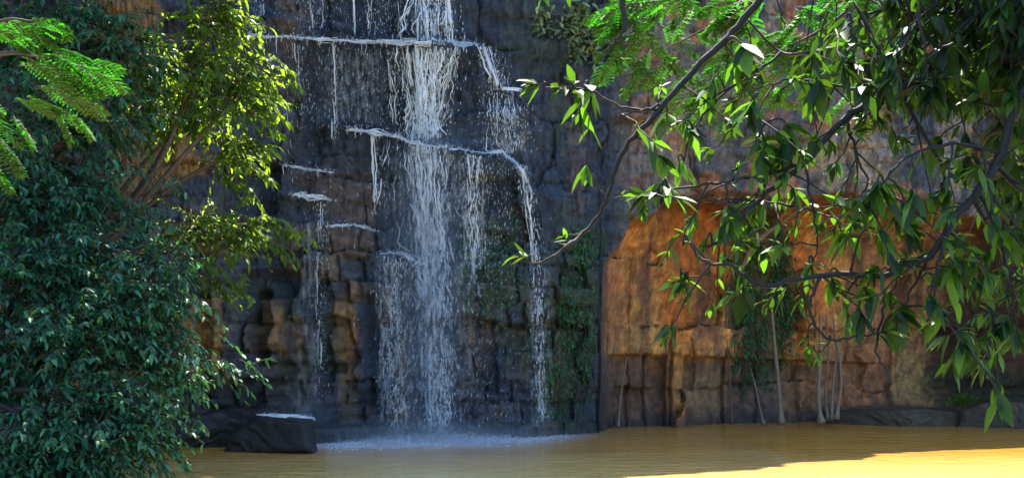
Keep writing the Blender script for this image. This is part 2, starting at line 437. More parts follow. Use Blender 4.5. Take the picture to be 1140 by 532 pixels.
# wet dark streaks and water stained fall zone
wet = np.clip(fallmask * (.5 + .9 * ss(.4, .62, fbm(X * 1.7, Z * .18, 130))) * (1 - .35 * low), 0, 1)
for (px, hw, py0, a) in ((357, 12, 260, .8), (412, 12, 300, .85), (290, 8, 310, .7), (640, 26, 60, .75), (668, 5, 200, .85), (470, 60, 0, .4), (590, 20, 200, .5), (845, 42, 250, .55)):
    c = P(px, py0, 28.5 if px < 600 else (30.7 if px < 700 else 36)); s_ = ss(hw * 28 / F * 1.3, hw * 28 / F * .5, np.abs(X - c[0] + .25 * (fbm(X, Z * .8, 131) - .5))) * ss(c[2] + .4, c[2] - .4, Z)
    wet = np.maximum(wet, s_ * a)
C = mixc(C, (.022, .038, .068), wet * .92)
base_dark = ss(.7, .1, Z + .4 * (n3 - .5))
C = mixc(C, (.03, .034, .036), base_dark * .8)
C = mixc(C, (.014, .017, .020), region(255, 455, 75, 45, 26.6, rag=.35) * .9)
# moss
moss = ss(.56, .7, fbm(X * 1.3, Z * .8, 140)) * .5 * fallmask * ss(9, 5, Z)
for (px, py, rx, ry, Y, a) in ((645, 360, 28, 70, 30.6, .8), (540, 300, 30, 60, 29.2, .5), (655, 280, 22, 28, 30.8, .6), (850, 330, 45, 90, 36, .75), (620, 420, 20, 40, 30.4, .5), (600, 40, 40, 40, 31, .3), (625, 110, 15, 70, 30.8, .35), (1090, 430, 50, 30, 37, .4)):
    moss = np.maximum(moss, region(px, py, rx, ry, Y, rag=.6) * a)
C = mixc(C, (.035, .075, .028), moss * .8)
wetA = np.clip(wet + .5 * fallmask, 0, 1)

# extra rows: the rim and plateau running back from the edge
rb = [(.06, .12), (.35, .3), (1.2, .4), (4, .6), (14, 1.2), (60, 2.0)]
YX = [YS]; XX = [X]; ZZ = [Z]
for dy, dz in rb:
    XX.append(X1[None]); YX.append(YS[-1:] + dy); ZZ.append(Z[-1:] + dz * (.5 + fbm(X1 * .8, X1 * 0 + dy, 9))[None])
Xa, Ya, Za = (np.concatenate(a) for a in (XX, YX, ZZ))
nr = Xa.shape[0]
Ca = np.concatenate([C] + [C[-1:]] * len(rb)); Wa = np.concatenate([wetA] + [wetA[-1:] * 0] * len(rb))
V = np.stack([Xa, Ya, Za], -1).reshape(-1, 3)
ii = np.arange(nr - 1)[:, None] * NX + np.arange(NX - 1)[None]
Q = np.stack([ii, ii + 1, ii + 1 + NX, ii + NX], -1).reshape(-1, 4)
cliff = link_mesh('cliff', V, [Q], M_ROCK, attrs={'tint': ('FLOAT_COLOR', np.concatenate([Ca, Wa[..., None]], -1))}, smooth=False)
tag(cliff, kind='structure')

def surf(x, z):
    """y of the cliff face at x, z"""
    x = np.atleast_1d(np.asarray(x, float)); z = np.atleast_1d(np.asarray(z, float))
    fi = np.interp(x, X1, np.arange(NX)); i0 = np.clip(fi.astype(int), 0, NX - 2); fx = fi - i0
    zt = np.interp(x, X1, Ztop); fj = np.clip((z + .9) / (zt + .9), 0, 1) * (NZ - 1); j0 = np.clip(fj.astype(int), 0, NZ - 2); fz = fj - j0
    return (YS[j0, i0] * (1 - fx) + YS[j0, i0 + 1] * fx) * (1 - fz) + (YS[j0 + 1, i0] * (1 - fx) + YS[j0 + 1, i0 + 1] * fx) * fz

def on_cliff(px, py, off=.0):
    """world point of the cliff face seen at a photo pixel"""
    Y = 30.
    for _ in range(12):
        p = P(px, py, Y); Y = .5 * Y + .5 * (surf(p[0], p[2])[0] - off)
    return P(px, py, Y)

# ------------------------------------------------------------------ GROUND and WATER
gx = np.concatenate([np.linspace(-300, -30, 10, endpoint=False), np.linspace(-30, 40, 141), np.linspace(48, 300, 9)])
gy = np.concatenate([np.linspace(-300, -20, 10, endpoint=False), np.linspace(-20, 60, 161), np.linspace(70, 400, 9)])
GX, GY = np.meshgrid(gx, gy)
def ground_h(x, y):
    n = fbm(x * .3, y * .3, 200) - .5
    near = ss(8.5, 5.0, y + n * 2); left = ss(-8.6, -10.5, x + n * 1.5) ; right = ss(12.5, 15, x + n * 2) * ss(27, 20, y)
    b = np.maximum(np.maximum(near, left), right)
    return -1.2 + b * (1.75 + .5 * n) + .25 * (fbm(x * 1.2, y * 1.2, 201) - .5) * b
GZ = ground_h(GX, GY)
ii = np.arange(len(gy) - 1)[:, None] * len(gx) + np.arange(len(gx) - 1)[None]
m, n, b = mat('bank_soil'); v = mapping(n, (1, 1, 1)); a = noise(n, 2.5, 8, v, .7)
r = ramp(n, a.outputs[0], [(.35, (.06, .045, .025)), (.5, (.12, .09, .05)), (.65, (.05, .08, .02))]); n.links.new(r.outputs[0], b.inputs[0]); b.inputs['Roughness'].default_value = .9
ground = link_mesh('ground', np.stack([GX, GY, GZ], -1).reshape(-1, 3), [np.stack([ii, ii + 1, ii + 1 + len(gx), ii + len(gx)], -1).reshape(-1, 4)], m)
tag(ground, kind='structure')

m, n, b = mat('muddy_water')
v = mapping(n, (1, 1, 1)); a = noise(n, .35, 5, v, .6); r = ramp(n, a.outputs[0], [(.35, (.42, .19, .024)), (.65, (.52, .265, .045))])
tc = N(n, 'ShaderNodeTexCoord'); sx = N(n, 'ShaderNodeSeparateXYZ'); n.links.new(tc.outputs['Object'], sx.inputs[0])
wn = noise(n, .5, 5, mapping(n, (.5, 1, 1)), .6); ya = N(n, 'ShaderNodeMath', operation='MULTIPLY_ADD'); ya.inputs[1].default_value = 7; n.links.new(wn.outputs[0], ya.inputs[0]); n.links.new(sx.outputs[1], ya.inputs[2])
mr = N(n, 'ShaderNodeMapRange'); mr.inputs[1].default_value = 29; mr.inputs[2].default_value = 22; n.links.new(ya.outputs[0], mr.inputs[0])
sh = N(n, 'ShaderNodeMixRGB'); sh.inputs[2].default_value = (.66, .46, .15, 1); n.links.new(mr.outputs[0], sh.inputs[0]); n.links.new(r.outputs[0], sh.inputs[1])  # near water painted paler so the sunlit patch burns out brighter
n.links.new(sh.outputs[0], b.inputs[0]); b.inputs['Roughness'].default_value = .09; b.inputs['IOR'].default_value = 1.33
w1 = noise(n, 1.6, 4, mapping(n, (1, 1.6, 1)), .6); w2 = noise(n, 7, 3, mapping(n, (1, 1.5, 1)), .6)
ad = N(n, 'ShaderNodeMath', operation='MULTIPLY_ADD'); ad.inputs[1].default_value = .35
n.links.new(w2.outputs[0], ad.inputs[0]); n.links.new(w1.outputs[0], ad.inputs[2])
bp = N(n, 'ShaderNodeBump'); bp.inputs['Strength'].default_value = .7; bp.inputs['Distance'].default_value = .13
n.links.new(ad.outputs[0], bp.inputs['Height']); n.links.new(bp.outputs[0], b.inputs['Normal'])
M_MUD = m
wv = np.array([(-30, -2, 0), (40, -2, 0), (40, 45, 0), (-30, 45, 0)], float)
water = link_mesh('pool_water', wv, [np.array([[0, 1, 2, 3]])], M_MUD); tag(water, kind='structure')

# ------------------------------------------------------------------ WATERFALL
wf = empty('waterfall', tuple(on_cliff(485, 485)), 'tall white waterfall spreading in threads and ledge sheets down the dark cliff into the pool', 'waterfall')

def strand(mb, px0, py0, px1, py1, wpx, r0, gap=.3, seedr=None, wig=1.0, k=4):
    """a thread of white water running down the rock between two pixels, with breaks"""
    a = on_cliff(px0, py0); z = np.arange(a[2], 0, 0)if False else None
    e = on_cliff(px1, py1); n_ = max(4, int((a[2] - e[2]) / .055))
    zz = np.linspace(a[2], e[2], n_); t = np.linspace(0, 1, n_)
    ph = rng.random() * 100
    x = a[0] + (e[0] - a[0]) * t ** .8 + wpx * .0245 * ((fbm(zz * .9, zz * 0 + ph, 300) - .5) * 2.2 + wig * .75 * (vn(zz * 4.5, zz * 0 + ph, 301) - .5)) * (.25 + t * .75)
    ysf = surf(x, zz) - .05 - rng.random() * .05
    y = ysf.copy(); y[0] = ysf[0]
    for i in range(1, n_): y[i] = min(ysf[i], y[i - 1] + .012)
    wd = (vn(zz * 3.3, zz * 0 + ph, 302) - gap) * 1.6 + .5 * (vn(zz * 13, zz * 0 + ph, 303) - .5)
    rr = r0 * np.clip(wd, 0, 1.4); on = rr > r0 * .12
    pts = np.stack([x, y, zz], -1); i = 0
    while i < n_:
        if on[i]:
            j = i
            while j < n_ and on[j]: j += 1
            if j - i >= 2:
                mb.tube(pts[i:j], np.maximum(rr[i:j], .004), k)
            i = j
        else: i += 1

OCT = np.array([[0, 0, 1], [1, 0, 0], [0, 1, 0], [-1, 0, 0], [0, -1, 0], [0, 0, -1]], float)
OCF = np.array([[0, 1, 2], [0, 2, 3], [0, 3, 4], [0, 4, 1], [5, 2, 1], [5, 3, 2], [5, 4, 3], [5, 1, 4]])
def drops(mb, c, r, el):
    """c (n,3) centres, r radii, el elongation"""
    n_ = len(c); v = c[:, None] + OCT[None] * np.stack([r, r, r * el], -1)[:, None]
    mb.add(v.reshape(-1, 3), t=(OCF[None] + (np.arange(n_) * 6)[:, None, None]).reshape(-1, 3))

def spray_fill(mb, poly, n_, r0, r1, el=2.5, out=.25, dens=None):
    """drops hanging in front of the rock inside a strip given as (px centre, half width, py)"""
    poly = np.array(poly, float)
    py = rng.uniform(poly[0, 2], poly[-1, 2], n_)
    cxp = np.interp(py, poly[:, 2], poly[:, 0]); hw = np.interp(py, poly[:, 2], poly[:, 1])
    px = cxp + hw * np.clip(rng.normal(0, .5, n_), -1.3, 1.3)
    if dens is not None:
        keep = rng.random(n_) < dens(px, py); px = px[keep]; py = py[keep]
    # approximate distance, then drop onto the face
    Y = np.full(len(px), 29.)
    for _ in range(8):
        x = (px - CX) / F * Y; z = CZ + (HY - py) / F * Y; Y = .5 * Y + .5 * (surf(x, z))
    x = (px - CX) / F * Y; z = CZ + (HY - py) / F * Y
    y = Y - .04 - rng.random(len(px)) ** 2 * out
    ok = z > 0
    c = np.stack([x, y, z], -1)[ok]
    drops(mb, c, rng.uniform(r0, r1, len(c)) * rng.uniform(.3, .8, len(c)), rng.uniform(1.5, el * 3.2, len(c)) ** 1.0)

def cascade(name, label, strands, sprays):
    mb = MB()
    for s in strands:
        (x0, x1, y0), (x2, x3, y1), cnt, wpx, r0, gap = s
        for i in range(cnt):
            u = rng.random(); u2 = np.clip(u + rng.normal(0, .22), 0, 1); yy = y0 + rng.random() * 4
            strand(mb, x0 + (x1 - x0) * u, yy, x2 + (x3 - x2) * u2, y1 - rng.random() * 8, wpx, r0 * rng.uniform(.5, 1.2), gap)
    for s in sprays: spray_fill(mb, *s)
    o = mb.build(name, M_WHITE, wf, wf.location, smooth=True)
    if label: o['label'] = label
    return o

streak = lambda sc: (lambda px, py: ss(.42, .62, fbm(px * sc, py * sc * .25, 310)))
cascade('upper_cascade', 'top white fall above the first ledge', [
    ((462, 474, -20), (464, 482, 50), 7, 6, .030, .15), ((486, 500, -20), (488, 502, 50), 7, 5, .034, .12),
    ((455, 505, -20), (450, 508, 50), 10, 16, .020, .3)],
    [([(482, 22, -10), (482, 28, 50)], 700, .008, .022, 2.5, .15)])
cascade('middle_cascade', 'netted white threads between the first and second ledges', [
    ((440, 520, 52), (458, 490, 158), 28, 18, .021, .26), ((452, 500, 52), (462, 484, 160), 16, 9, .026, .24), ((470, 510, 54), (480, 505, 110), 12, 18, .022, .3)],
    [([(480, 36, 55), (472, 24, 155)], 1500, .008, .022, 2.6, .2)])
cascade('lower_cascade', 'broad misty fall from the second ledge down to the pool', [
    ((450, 498, 160), (464, 498, 300), 18, 18, .018, .36), ((462, 486, 162), (476, 498, 330), 18, 10, .020, .34), ((474, 496, 280), (480, 502, 480), 14, 12, .014, .45), ((425, 520, 160), (430, 530, 290), 9, 22, .013, .45)],
    [([(472, 30, 160), (482, 24, 260), (490, 18, 480)], 2800, .006, .016, 3, .35), ([(475, 60, 165), (480, 65, 480)], 1500, .005, .012, 4, .4)])
cascade('side_cascade', 'bluish veil falling from the small ledge left of the main fall', [
    ((424, 448, 284), (428, 452, 480), 8, 12, .010, .5)],
    [([(436, 12, 282), (440, 16, 350), (445, 18, 486)], 1500, .005, .013, 3, .3)])
cascade('right_cascade', 'thin stream stepping down the right end of the upper ledge', [
    ((528, 546, 52), (546, 556, 100), 9, 6, .026, .2), ((548, 562, 98), (566, 580, 108), 5, 5, .022, .2), ((545, 575, 104), (545, 580, 172), 11, 10, .016, .4)],
    [([(540, 10, 52), (556, 14, 95), (562, 26, 110), (565, 30, 170)], 900, .006, .018, 2.4, .15)])
for lab, st, sp in (
    ('single thread curling off the right end of the second ledge', [((574, 584, 184), (590, 598, 300), 4, 5, .016, .2), ((588, 598, 250), (600, 608, 470), 5, 8, .015, .4)], [([(582, 8, 186), (596, 8, 280), (604, 10, 470)], 700, .006, .018, 3, .15)]),
    ('thread falling under the middle of the second ledge', [((520, 534, 172), (522, 534, 290), 6, 8, .018, .3)], [([(527, 12, 174), (528, 14, 300)], 600, .006, .016, 3, .2), ([(550, 30, 60), (550, 30, 330)], 700, .005, .011, 3, .1)]),
    ('twin threads left of the main fall below the second ledge', [((414, 419, 150), (416, 424, 226), 3, 4, .024, .12), ((428, 436, 154), (418, 430, 240), 4, 6, .016, .35)], [([(420, 8, 150), (420, 10, 240)], 160, .006, .014, 3, .1)]),
    ('thin thread dropping left of the netted threads', [((430, 440, 56), (436, 446, 142), 4, 6, .018, .25)], [([(436, 10, 56), (440, 10, 140)], 200, .006, .014, 3, .1)]),
    ('faint drip line on the far left of the upper ledge', [((326, 336, 48), (334, 342, 100), 3, 5, .012, .4), ((316, 320, 110), (318, 324, 180), 2, 4, .010, .45)], [([(333, 10, 50), (336, 12, 130)], 180, .005, .012, 3, .1)]),
    ('drip line under the middle left of the upper ledge', [((368, 374, 46), (370, 376, 150), 3, 3, .012, .35), ((371, 374, 110), (371, 374, 158), 2, 2, .018, .2)], [([(372, 6, 46), (373, 6, 160)], 200, .005, .012, 3, .1)]),
    ('long thread down the dark streak left of the side veil', [((355, 360, 224), (356, 361, 430), 3, 4, .013, .35)], [([(358, 8, 224), (358, 12, 450)], 380, .005, .012, 3, .12)]),
    ('single clear thread falling onto the left half of the top ledge', [((392, 394, -15), (394, 397, 46), 3, 2, .018, .15)], []),
    ('faint drips onto the top ledge left of the single clear thread', [((340, 346, -15), (343, 349, 44), 2, 4, .012, .35), ((360, 366, -15), (362, 368, 44), 2, 4, .012, .35)], [([(350, 40, -10), (350, 40, 45)], 350, .005, .012, 3, .1)]),
    ('drips above the far left tip of the top ledge', [((282, 292, -15), (284, 292, 40), 3, 5, .012, .4)], [([(286, 10, -10), (286, 10, 40)], 130, .005, .012, 3, .1)]),
    ('drips between the single clear thread and the top fall', [((406, 424, -15), (408, 424, 46), 5, 8, .013, .35), ((440, 450, -15), (440, 450, 46), 3, 8, .011, .45)], [([(425, 30, -10), (425, 30, 48)], 300, .005, .012, 3, .1)]),
    ('scattered drips on the rock between the ledges', [], [([(400, 70, 55), (400, 70, 145)], 600, .004, .010, 4, .08), ([(330, 60, 60), (340, 60, 300)], 420, .004, .009, 4, .08), ([(540, 60, 180), (540, 70, 470)], 1300, .004, .010, 4, .15)])):
    cascade('trickle', lab, st, sp)

m, n, b = mat('veil_water'); b.inputs['Base Color'].default_value = (.80, .90, 1, 1); b.inputs['Roughness'].default_value = .4
tr_ = N(n, 'ShaderNodeBsdfTranslucent'); tr_.inputs[0].default_value = (.85, .93, 1, 1); mq = N(n, 'ShaderNodeMixShader'); mq.inputs[0].default_value = .4
n.links.new(b.outputs[0], mq.inputs[1]); n.links.new(tr_.outputs[0], mq.inputs[2])
a = noise(n, 6, 6, mapping(n, (2.2, .5, .28)), .7); a2 = noise(n, 5, 5, mapping(n, (1.2, 1, .9)), .7)
at = N(n, 'ShaderNodeAttribute', attribute_name='cover')
m1 = N(n, 'ShaderNodeMath', operation='MULTIPLY_ADD'); m1.inputs[1].default_value = .5; n.links.new(a2.outputs[0], m1.inputs[0]); n.links.new(a.outputs[0], m1.inputs[2])
m2 = N(n, 'ShaderNodeMapRange'); m2.inputs[1].default_value = .72; m2.inputs[2].default_value = .92; n.links.new(m1.outputs[0], m2.inputs[0])
m3 = N(n, 'ShaderNodeMath', operation='MULTIPLY'); n.links.new(m2.outputs[0], m3.inputs[0]); n.links.new(at.outputs['Fac'], m3.inputs[1])
tp = N(n, 'ShaderNodeBsdfTransparent'); mx = N(n, 'ShaderNodeMixShader'); n.links.new(m3.outputs[0], mx.inputs[0]); n.links.new(tp.outputs[0], mx.inputs[1]); n.links.new(mq.outputs[0], mx.inputs[2])
n.links.new(mx.outputs[0], n.nodes['Material Output'].inputs[0]); M_VEIL = m
def veil(strip, dens, label):
    """a thin falling sheet of water in front of the rock: strip of (px centre, half width, py)"""
    st = np.array(strip, float); a_ = on_cliff(st[0, 0], st[0, 2]); e_ = on_cliff(st[-1, 0], st[-1, 2]); n_ = max(8, int((a_[2] - e_[2]) / .12)); k = 17
    zz = np.linspace(a_[2], e_[2], n_); pyy = np.linspace(st[0, 2], st[-1, 2], n_); cx_ = np.interp(pyy, st[:, 2], st[:, 0]); hw = np.interp(pyy, st[:, 2], st[:, 1])
    U = np.linspace(-1, 1, k); xx = ((cx_[:, None] + U[None] * hw[:, None]) - CX) / F * 29.2; yy = np.array([surf(r_x, np.full(k, z_)) for r_x, z_ in zip(xx, zz)]) - .10
    for i in range(1, n_): yy[i] = np.minimum(yy[i], yy[i - 1] + .012)
    ph = rng.random() * 20; yy = yy + .04 * (fbm(xx * 4 + ph, zz[:, None] * .4 + 0 * xx, 500) - .5)
    V_ = np.stack([xx, yy, zz[:, None] + 0 * xx], -1).reshape(-1, 3); ii = np.arange(n_ - 1)[:, None] * k + np.arange(k - 1)[None]
    cov = (1 - np.abs(U) ** 2.2)[None] * dens * ss(0, 3, np.arange(n_))[:, None] * (.6 + .4 * ss(0, 10, n_ - np.arange(n_)))[:, None]
    o = link_mesh('veil', V_, [np.stack([ii, ii + 1, ii + 1 + k, ii + k], -1).reshape(-1, 4)], M_VEIL, wf, wf.location, attrs={'cover': ('FLOAT', cov)}); o['label'] = label
veil([(478, 26, -20), (484, 24, 50)], .8, 'thin sheet of water in the top fall')
veil([(478, 38, 54), (474, 24, 100), (474, 18, 160)], .95, 'thin sheet between the first and second ledges')
veil([(474, 30, 160), (482, 20, 300), (490, 15, 484)], .8, 'broad misty sheet down to the pool')
veil([(480, 62, 168), (482, 50, 300), (488, 55, 480)], .3, 'faint outer sheet around the lower fall')
veil([(436, 13, 284), (438, 14, 350), (442, 15, 486)], .4, 'bluish sheet of the side veil')
veil([(560, 24, 110), (566, 24, 172)], .5, 'faint sheet under the right corner of the top ledge')
veil([(527, 14, 173), (528, 16, 330)], .6, 'faint sheet under the second ledge')
veil([(600, 12, 260), (604, 14, 474)], .45, 'faint sheet of the long thread on the right')
veil([(400, 34, 50), (400, 34, 140)], .25, 'faint wet film left of the netted threads')
veil([(358, 10, 230), (358, 12, 455)], .3, 'faint film along the left dark streak')

def ledge_sheet(pts, thick, nd, label, up=1.0, bright=1.0):
    """white water breaking over a ledge: many short overlapping rills lying on the rock, plus splashing drops"""
    mb = MB(); pts = np.array(pts, float)
    L = np.hypot(*(pts[1:] - pts[:-1]).T).sum(); n_ = int(L / 1.2)
    t = np.linspace(0, 1, n_); tt = np.linspace(0, 1, len(pts))
    px = np.interp(t, tt, pts[:, 0]); py = np.interp(t, tt, pts[:, 1])
    core = np.array([on_cliff(a_, b_, .05) for a_, b_ in zip(px, py)])
    core[:, 1] = np.minimum(core[:, 1], np.convolve(np.pad(core[:, 1], 3, mode='edge'), np.ones(7) / 7, 'valid')) - .02
    core[:, 2] += .10 * (fbm(np.arange(n_) * .09, np.full(n_, L), 405) - .5); core[:, 1] -= .04
    env = np.clip(-.15 + 1.5 * vn(np.arange(n_) * .11, np.full(n_, L), 404), .12, 1.2) * np.sin(np.clip(t, .03, .97) * math.pi) ** .35
    for q in range(int(L * .9)):
        ln = int(rng.integers(5, 16)); i = int(rng.integers(0, max(1, n_ - ln))); seg = core[i:i + ln].copy()
        if len(seg) < 3: continue
        e_ = env[i:i + ln]; off = rng.normal(0, 1) * thick * 1.0
        seg[:, 2] += off * e_ + .012 * rng.normal(0, 1, len(seg)).cumsum() * .5; seg[:, 1] -= rng.random() * .12
        mb.tube(seg, np.sin(np.linspace(.15, 3.0, len(seg))) * rng.uniform(.12, .34) * thick * e_ + .002, 4)
    for q in range(int(L * .35)):   # drips leaving the lip
        i = int(rng.integers(0, n_)); h_ = rng.exponential(.07) + .02; k_ = 5; p = core[i]
        zz = p[2] - np.linspace(0, h_, k_); xx = p[0] + rng.normal(0, .012, k_)
        mb.tube(np.stack([xx, np.full(k_, p[1] - .05), zz], -1), np.linspace(.011, .004, k_) * rng.uniform(.5, 1.2), 4)
    k = rng.integers(0, n_, nd); sg = np.abs(rng.normal(0, 2.2, nd)) * up
    c = core[k] + np.stack([rng.normal(0, .05, nd), -rng.random(nd) * .12, sg * .0245 - rng.random(nd) * .05], -1)
    drops(mb, c, rng.uniform(.005, .017, nd), rng.uniform(.8, 1.8, nd))
    o = mb.build('ledge_sheet', M_WHITE, wf, wf.location); o['label'] = label

ledge_sheet([(274, 39), (300, 43), (370, 46), (440, 50), (500, 51), (520, 49)], .040, 260, 'long thin white sheet along the top ledge')
ledge_sheet([(440, 50), (500, 51), (530, 52)], .055, 200, 'foaming edge where the top fall strikes the ledge', 1.6)
ledge_sheet([(530, 50), (541, 58), (549, 80), (553, 95)], .025, 60, 'white water rounding the right corner of the top ledge')
ledge_sheet([(385, 146), (415, 148), (450, 156), (475, 164)], .060, 200, 'foaming left half of the second ledge', 1.5)
ledge_sheet([(470, 163), (520, 169), (560, 172), (580, 190), (590, 210)], .040, 160, 'white sheet along the right half of the second ledge')
ledge_sheet([(560, 171), (575, 182), (588, 205), (594, 225)], .02, 50, 'white water curving off the end of the second ledge')
ledge_sheet([(326, 217), (345, 220), (371, 223)], .065, 60, 'short bright sheet on the small left ledge')
ledge_sheet([(364, 251), (395, 252), (422, 257)], .030, 50, 'thin white line on the lower left ledge')
ledge_sheet([(424, 284), (436, 281), (450, 284), (462, 290)], .040, 90, 'splash where the side veil starts')
ledge_sheet([(310, 185), (350, 190), (372, 192)], .015, 30, 'faint white line left of the second ledge')

# white foam on the water at the foot
def foam():
    mb = MB(); n_ = 5200
    px = rng.normal(475, 60, n_); px = np.where((px < 362) | (px > 640), rng.uniform(400, 560, n_), px); c = []
    Yb = np.array([surf((a_ - CX) / F * 28.5, .05)[0] for a_ in px])
    y = Yb - .1 - np.abs(rng.normal(0, .9, n_)) * np.where(px < 650, 1, .6)
    x = (px - CX) / F * y; hgt = np.abs(rng.normal(0, .10, n_)) * np.exp(-((px - 485) / 110) ** 2)
    c = np.stack([x, y, hgt + .004], -1)
    drops(mb, c, rng.uniform(.006, .022, n_), rng.uniform(.4, .9, n_))
    return mb
m, n, b = mat('water_foam'); b.inputs['Base Color'].default_value = (.72, .78, .84, 1); b.inputs['Roughness'].default_value = .5
v = mapping(n, (1, 1.3, 1)); a = noise(n, 3.5, 8, v, .8)
at = N(n, 'ShaderNodeAttribute', attribute_name='cover')
mm = N(n, 'ShaderNodeMath', operation='MULTIPLY_ADD'); mm.inputs[1].default_value = 1.6; n.links.new(at.outputs['Fac'], mm.inputs[0]); n.links.new(a.outputs[0], mm.inputs[2])
rr_ = ramp(n, mm.outputs[0], [(.0, (0, 0, 0)), (.5, (0, 0, 0)), (1.0, (.5, .5, .5)), ])
tp = N(n, 'ShaderNodeBsdfTransparent'); mx = N(n, 'ShaderNodeMixShader'); n.links.new(rr_.outputs[0], mx.inputs[0]); n.links.new(tp.outputs[0], mx.inputs[1]); n.links.new(b.outputs[0], mx.inputs[2])
n.links.new(mx.outputs[0], n.nodes['Material Output'].inputs[0]); M_FOAM = m
fx = np.linspace(-6.5, 6, 90); fy = np.linspace(22, 33.5, 80); FX, FY = np.meshgrid(fx, fy)
Yb = np.array([surf(a_, .05)[0] for a_ in fx])[None]
dd = Yb - FY; ppx = CX + FX / FY * F
cover = np.exp(-np.clip(dd - 1.0, 0, None) / .9) * ss(325, 400, ppx) * ss(700, 470, ppx)
ii = np.arange(79)[:, None] * 90 + np.arange(89)[None]
fo = link_mesh('foam', np.stack([FX, FY, FX * 0 + .006], -1).reshape(-1, 3), [np.stack([ii, ii + 1, ii + 91, ii + 90], -1).reshape(-1, 4)], M_FOAM, attrs={'cover': ('FLOAT', cover)})
tag(fo, 'pale bluish foam spread on the muddy water at the foot of the fall', 'foam', kind='stuff')
fb = foam().build('splash_drops', M_WHITE); tag(fb, 'white splashing drops where the fall hits the pool', 'splash', kind='stuff')

# spray mist: even volumes in soft lens shapes
def mist(name, c, r, dens, label):
    bm_v = []; k1, k2 = 24, 14
    th = np.linspace(0, 2 * math.pi, k1, endpoint=False); ph = np.linspace(.02, math.pi - .02, k2)
    TH, PH = np.meshgrid(th, ph)
    v_ = np.stack([np.cos(TH) * np.sin(PH) * r[0], np.sin(TH) * np.sin(PH) * r[1], np.cos(PH) * r[2]], -1).reshape(-1, 3) + np.array(c)
    i = np.arange(k2 - 1)[:, None] * k1; j = np.arange(k1)[None]
    q = np.stack([i + j, i + k1 + j, i + k1 + (j + 1) % k1, i + (j + 1) % k1], -1).reshape(-1, 4)
    me = np.vstack([v_, [[c[0], c[1], c[2] + r[2]], [c[0], c[1], c[2] - r[2]]]]); t0 = len(v_); jj = np.arange(k1)
    tt_ = np.vstack([np.stack([np.full(k1, t0), jj, (jj + 1) % k1], -1), np.stack([np.full(k1, t0 + 1), (k2 - 1) * k1 + (jj + 1) % k1, (k2 - 1) * k1 + jj], -1)])
    m = bpy.data.materials.new('mist_air'); m.use_nodes = True; m.node_tree.nodes.clear()
    pv = m.node_tree.nodes.new('ShaderNodeVolumePrincipled'); pv.inputs['Color'].default_value = (.78, .89, 1, 1); pv.inputs['Density'].default_value = dens
    pv.inputs['Anisotropy'].default_value = .2
    nn_ = m.node_tree; tc = nn_.nodes.new('ShaderNodeTexCoord'); sc_ = nn_.nodes.new('ShaderNodeVectorMath'); sc_.operation = 'DIVIDE'; sc_.inputs[1].default_value = r
    ln_ = nn_.nodes.new('ShaderNodeVectorMath'); ln_.operation = 'LENGTH'; mr = nn_.nodes.new('ShaderNodeMapRange'); mr.interpolation_type = 'SMOOTHSTEP'
    mr.inputs[1].default_value = 0; mr.inputs[2].default_value = .95; mr.inputs[3].default_value = dens; mr.inputs[4].default_value = 0
    nn_.links.new(tc.outputs['Object'], sc_.inputs[0]); nn_.links.new(sc_.outputs[0], ln_.inputs[0]); nn_.links.new(ln_.outputs['Value'], mr.inputs[0]); nn_.links.new(mr.outputs[0], pv.inputs['Density'])
    mo = m.node_tree.nodes.new('ShaderNodeOutputMaterial'); m.node_tree.links.new(pv.outputs[0], mo.inputs['Volume'])
    o = link_mesh(name, me, [q, tt_], m, loc=tuple(c)); tag(o, label, 'mist', kind='stuff'); return o
mist('mist', (-2.3, 27.6, .1), (5.2, 1.6, .65), .65, 'low white mist over the foot of the waterfall')
mist('mist', (-2.2, 28.2, 4.0), (1.7, 1.2, 6.5), .35, 'tall veil of spray hanging along the main fall')
mist('mist', (-5.0, 25.6, .9), (1.3, .9, .6), .22, 'bluish mist around the dark boulder')
mist('mist', tuple(on_cliff(430, 46, .25)), (3.8, .35, .22), .5, 'thin blue-white spray added for the soft glow along the top ledge')  # ledge mist added to imitate a blue-white glow
mist('mist', tuple(on_cliff(475, 158, .25)), (2.6, .4, .4), .5, 'spray added for the soft glow where the fall breaks on the second ledge')
scene.cycles.volume_step_rate = 2.0; scene.cycles.volume_max_steps = 64

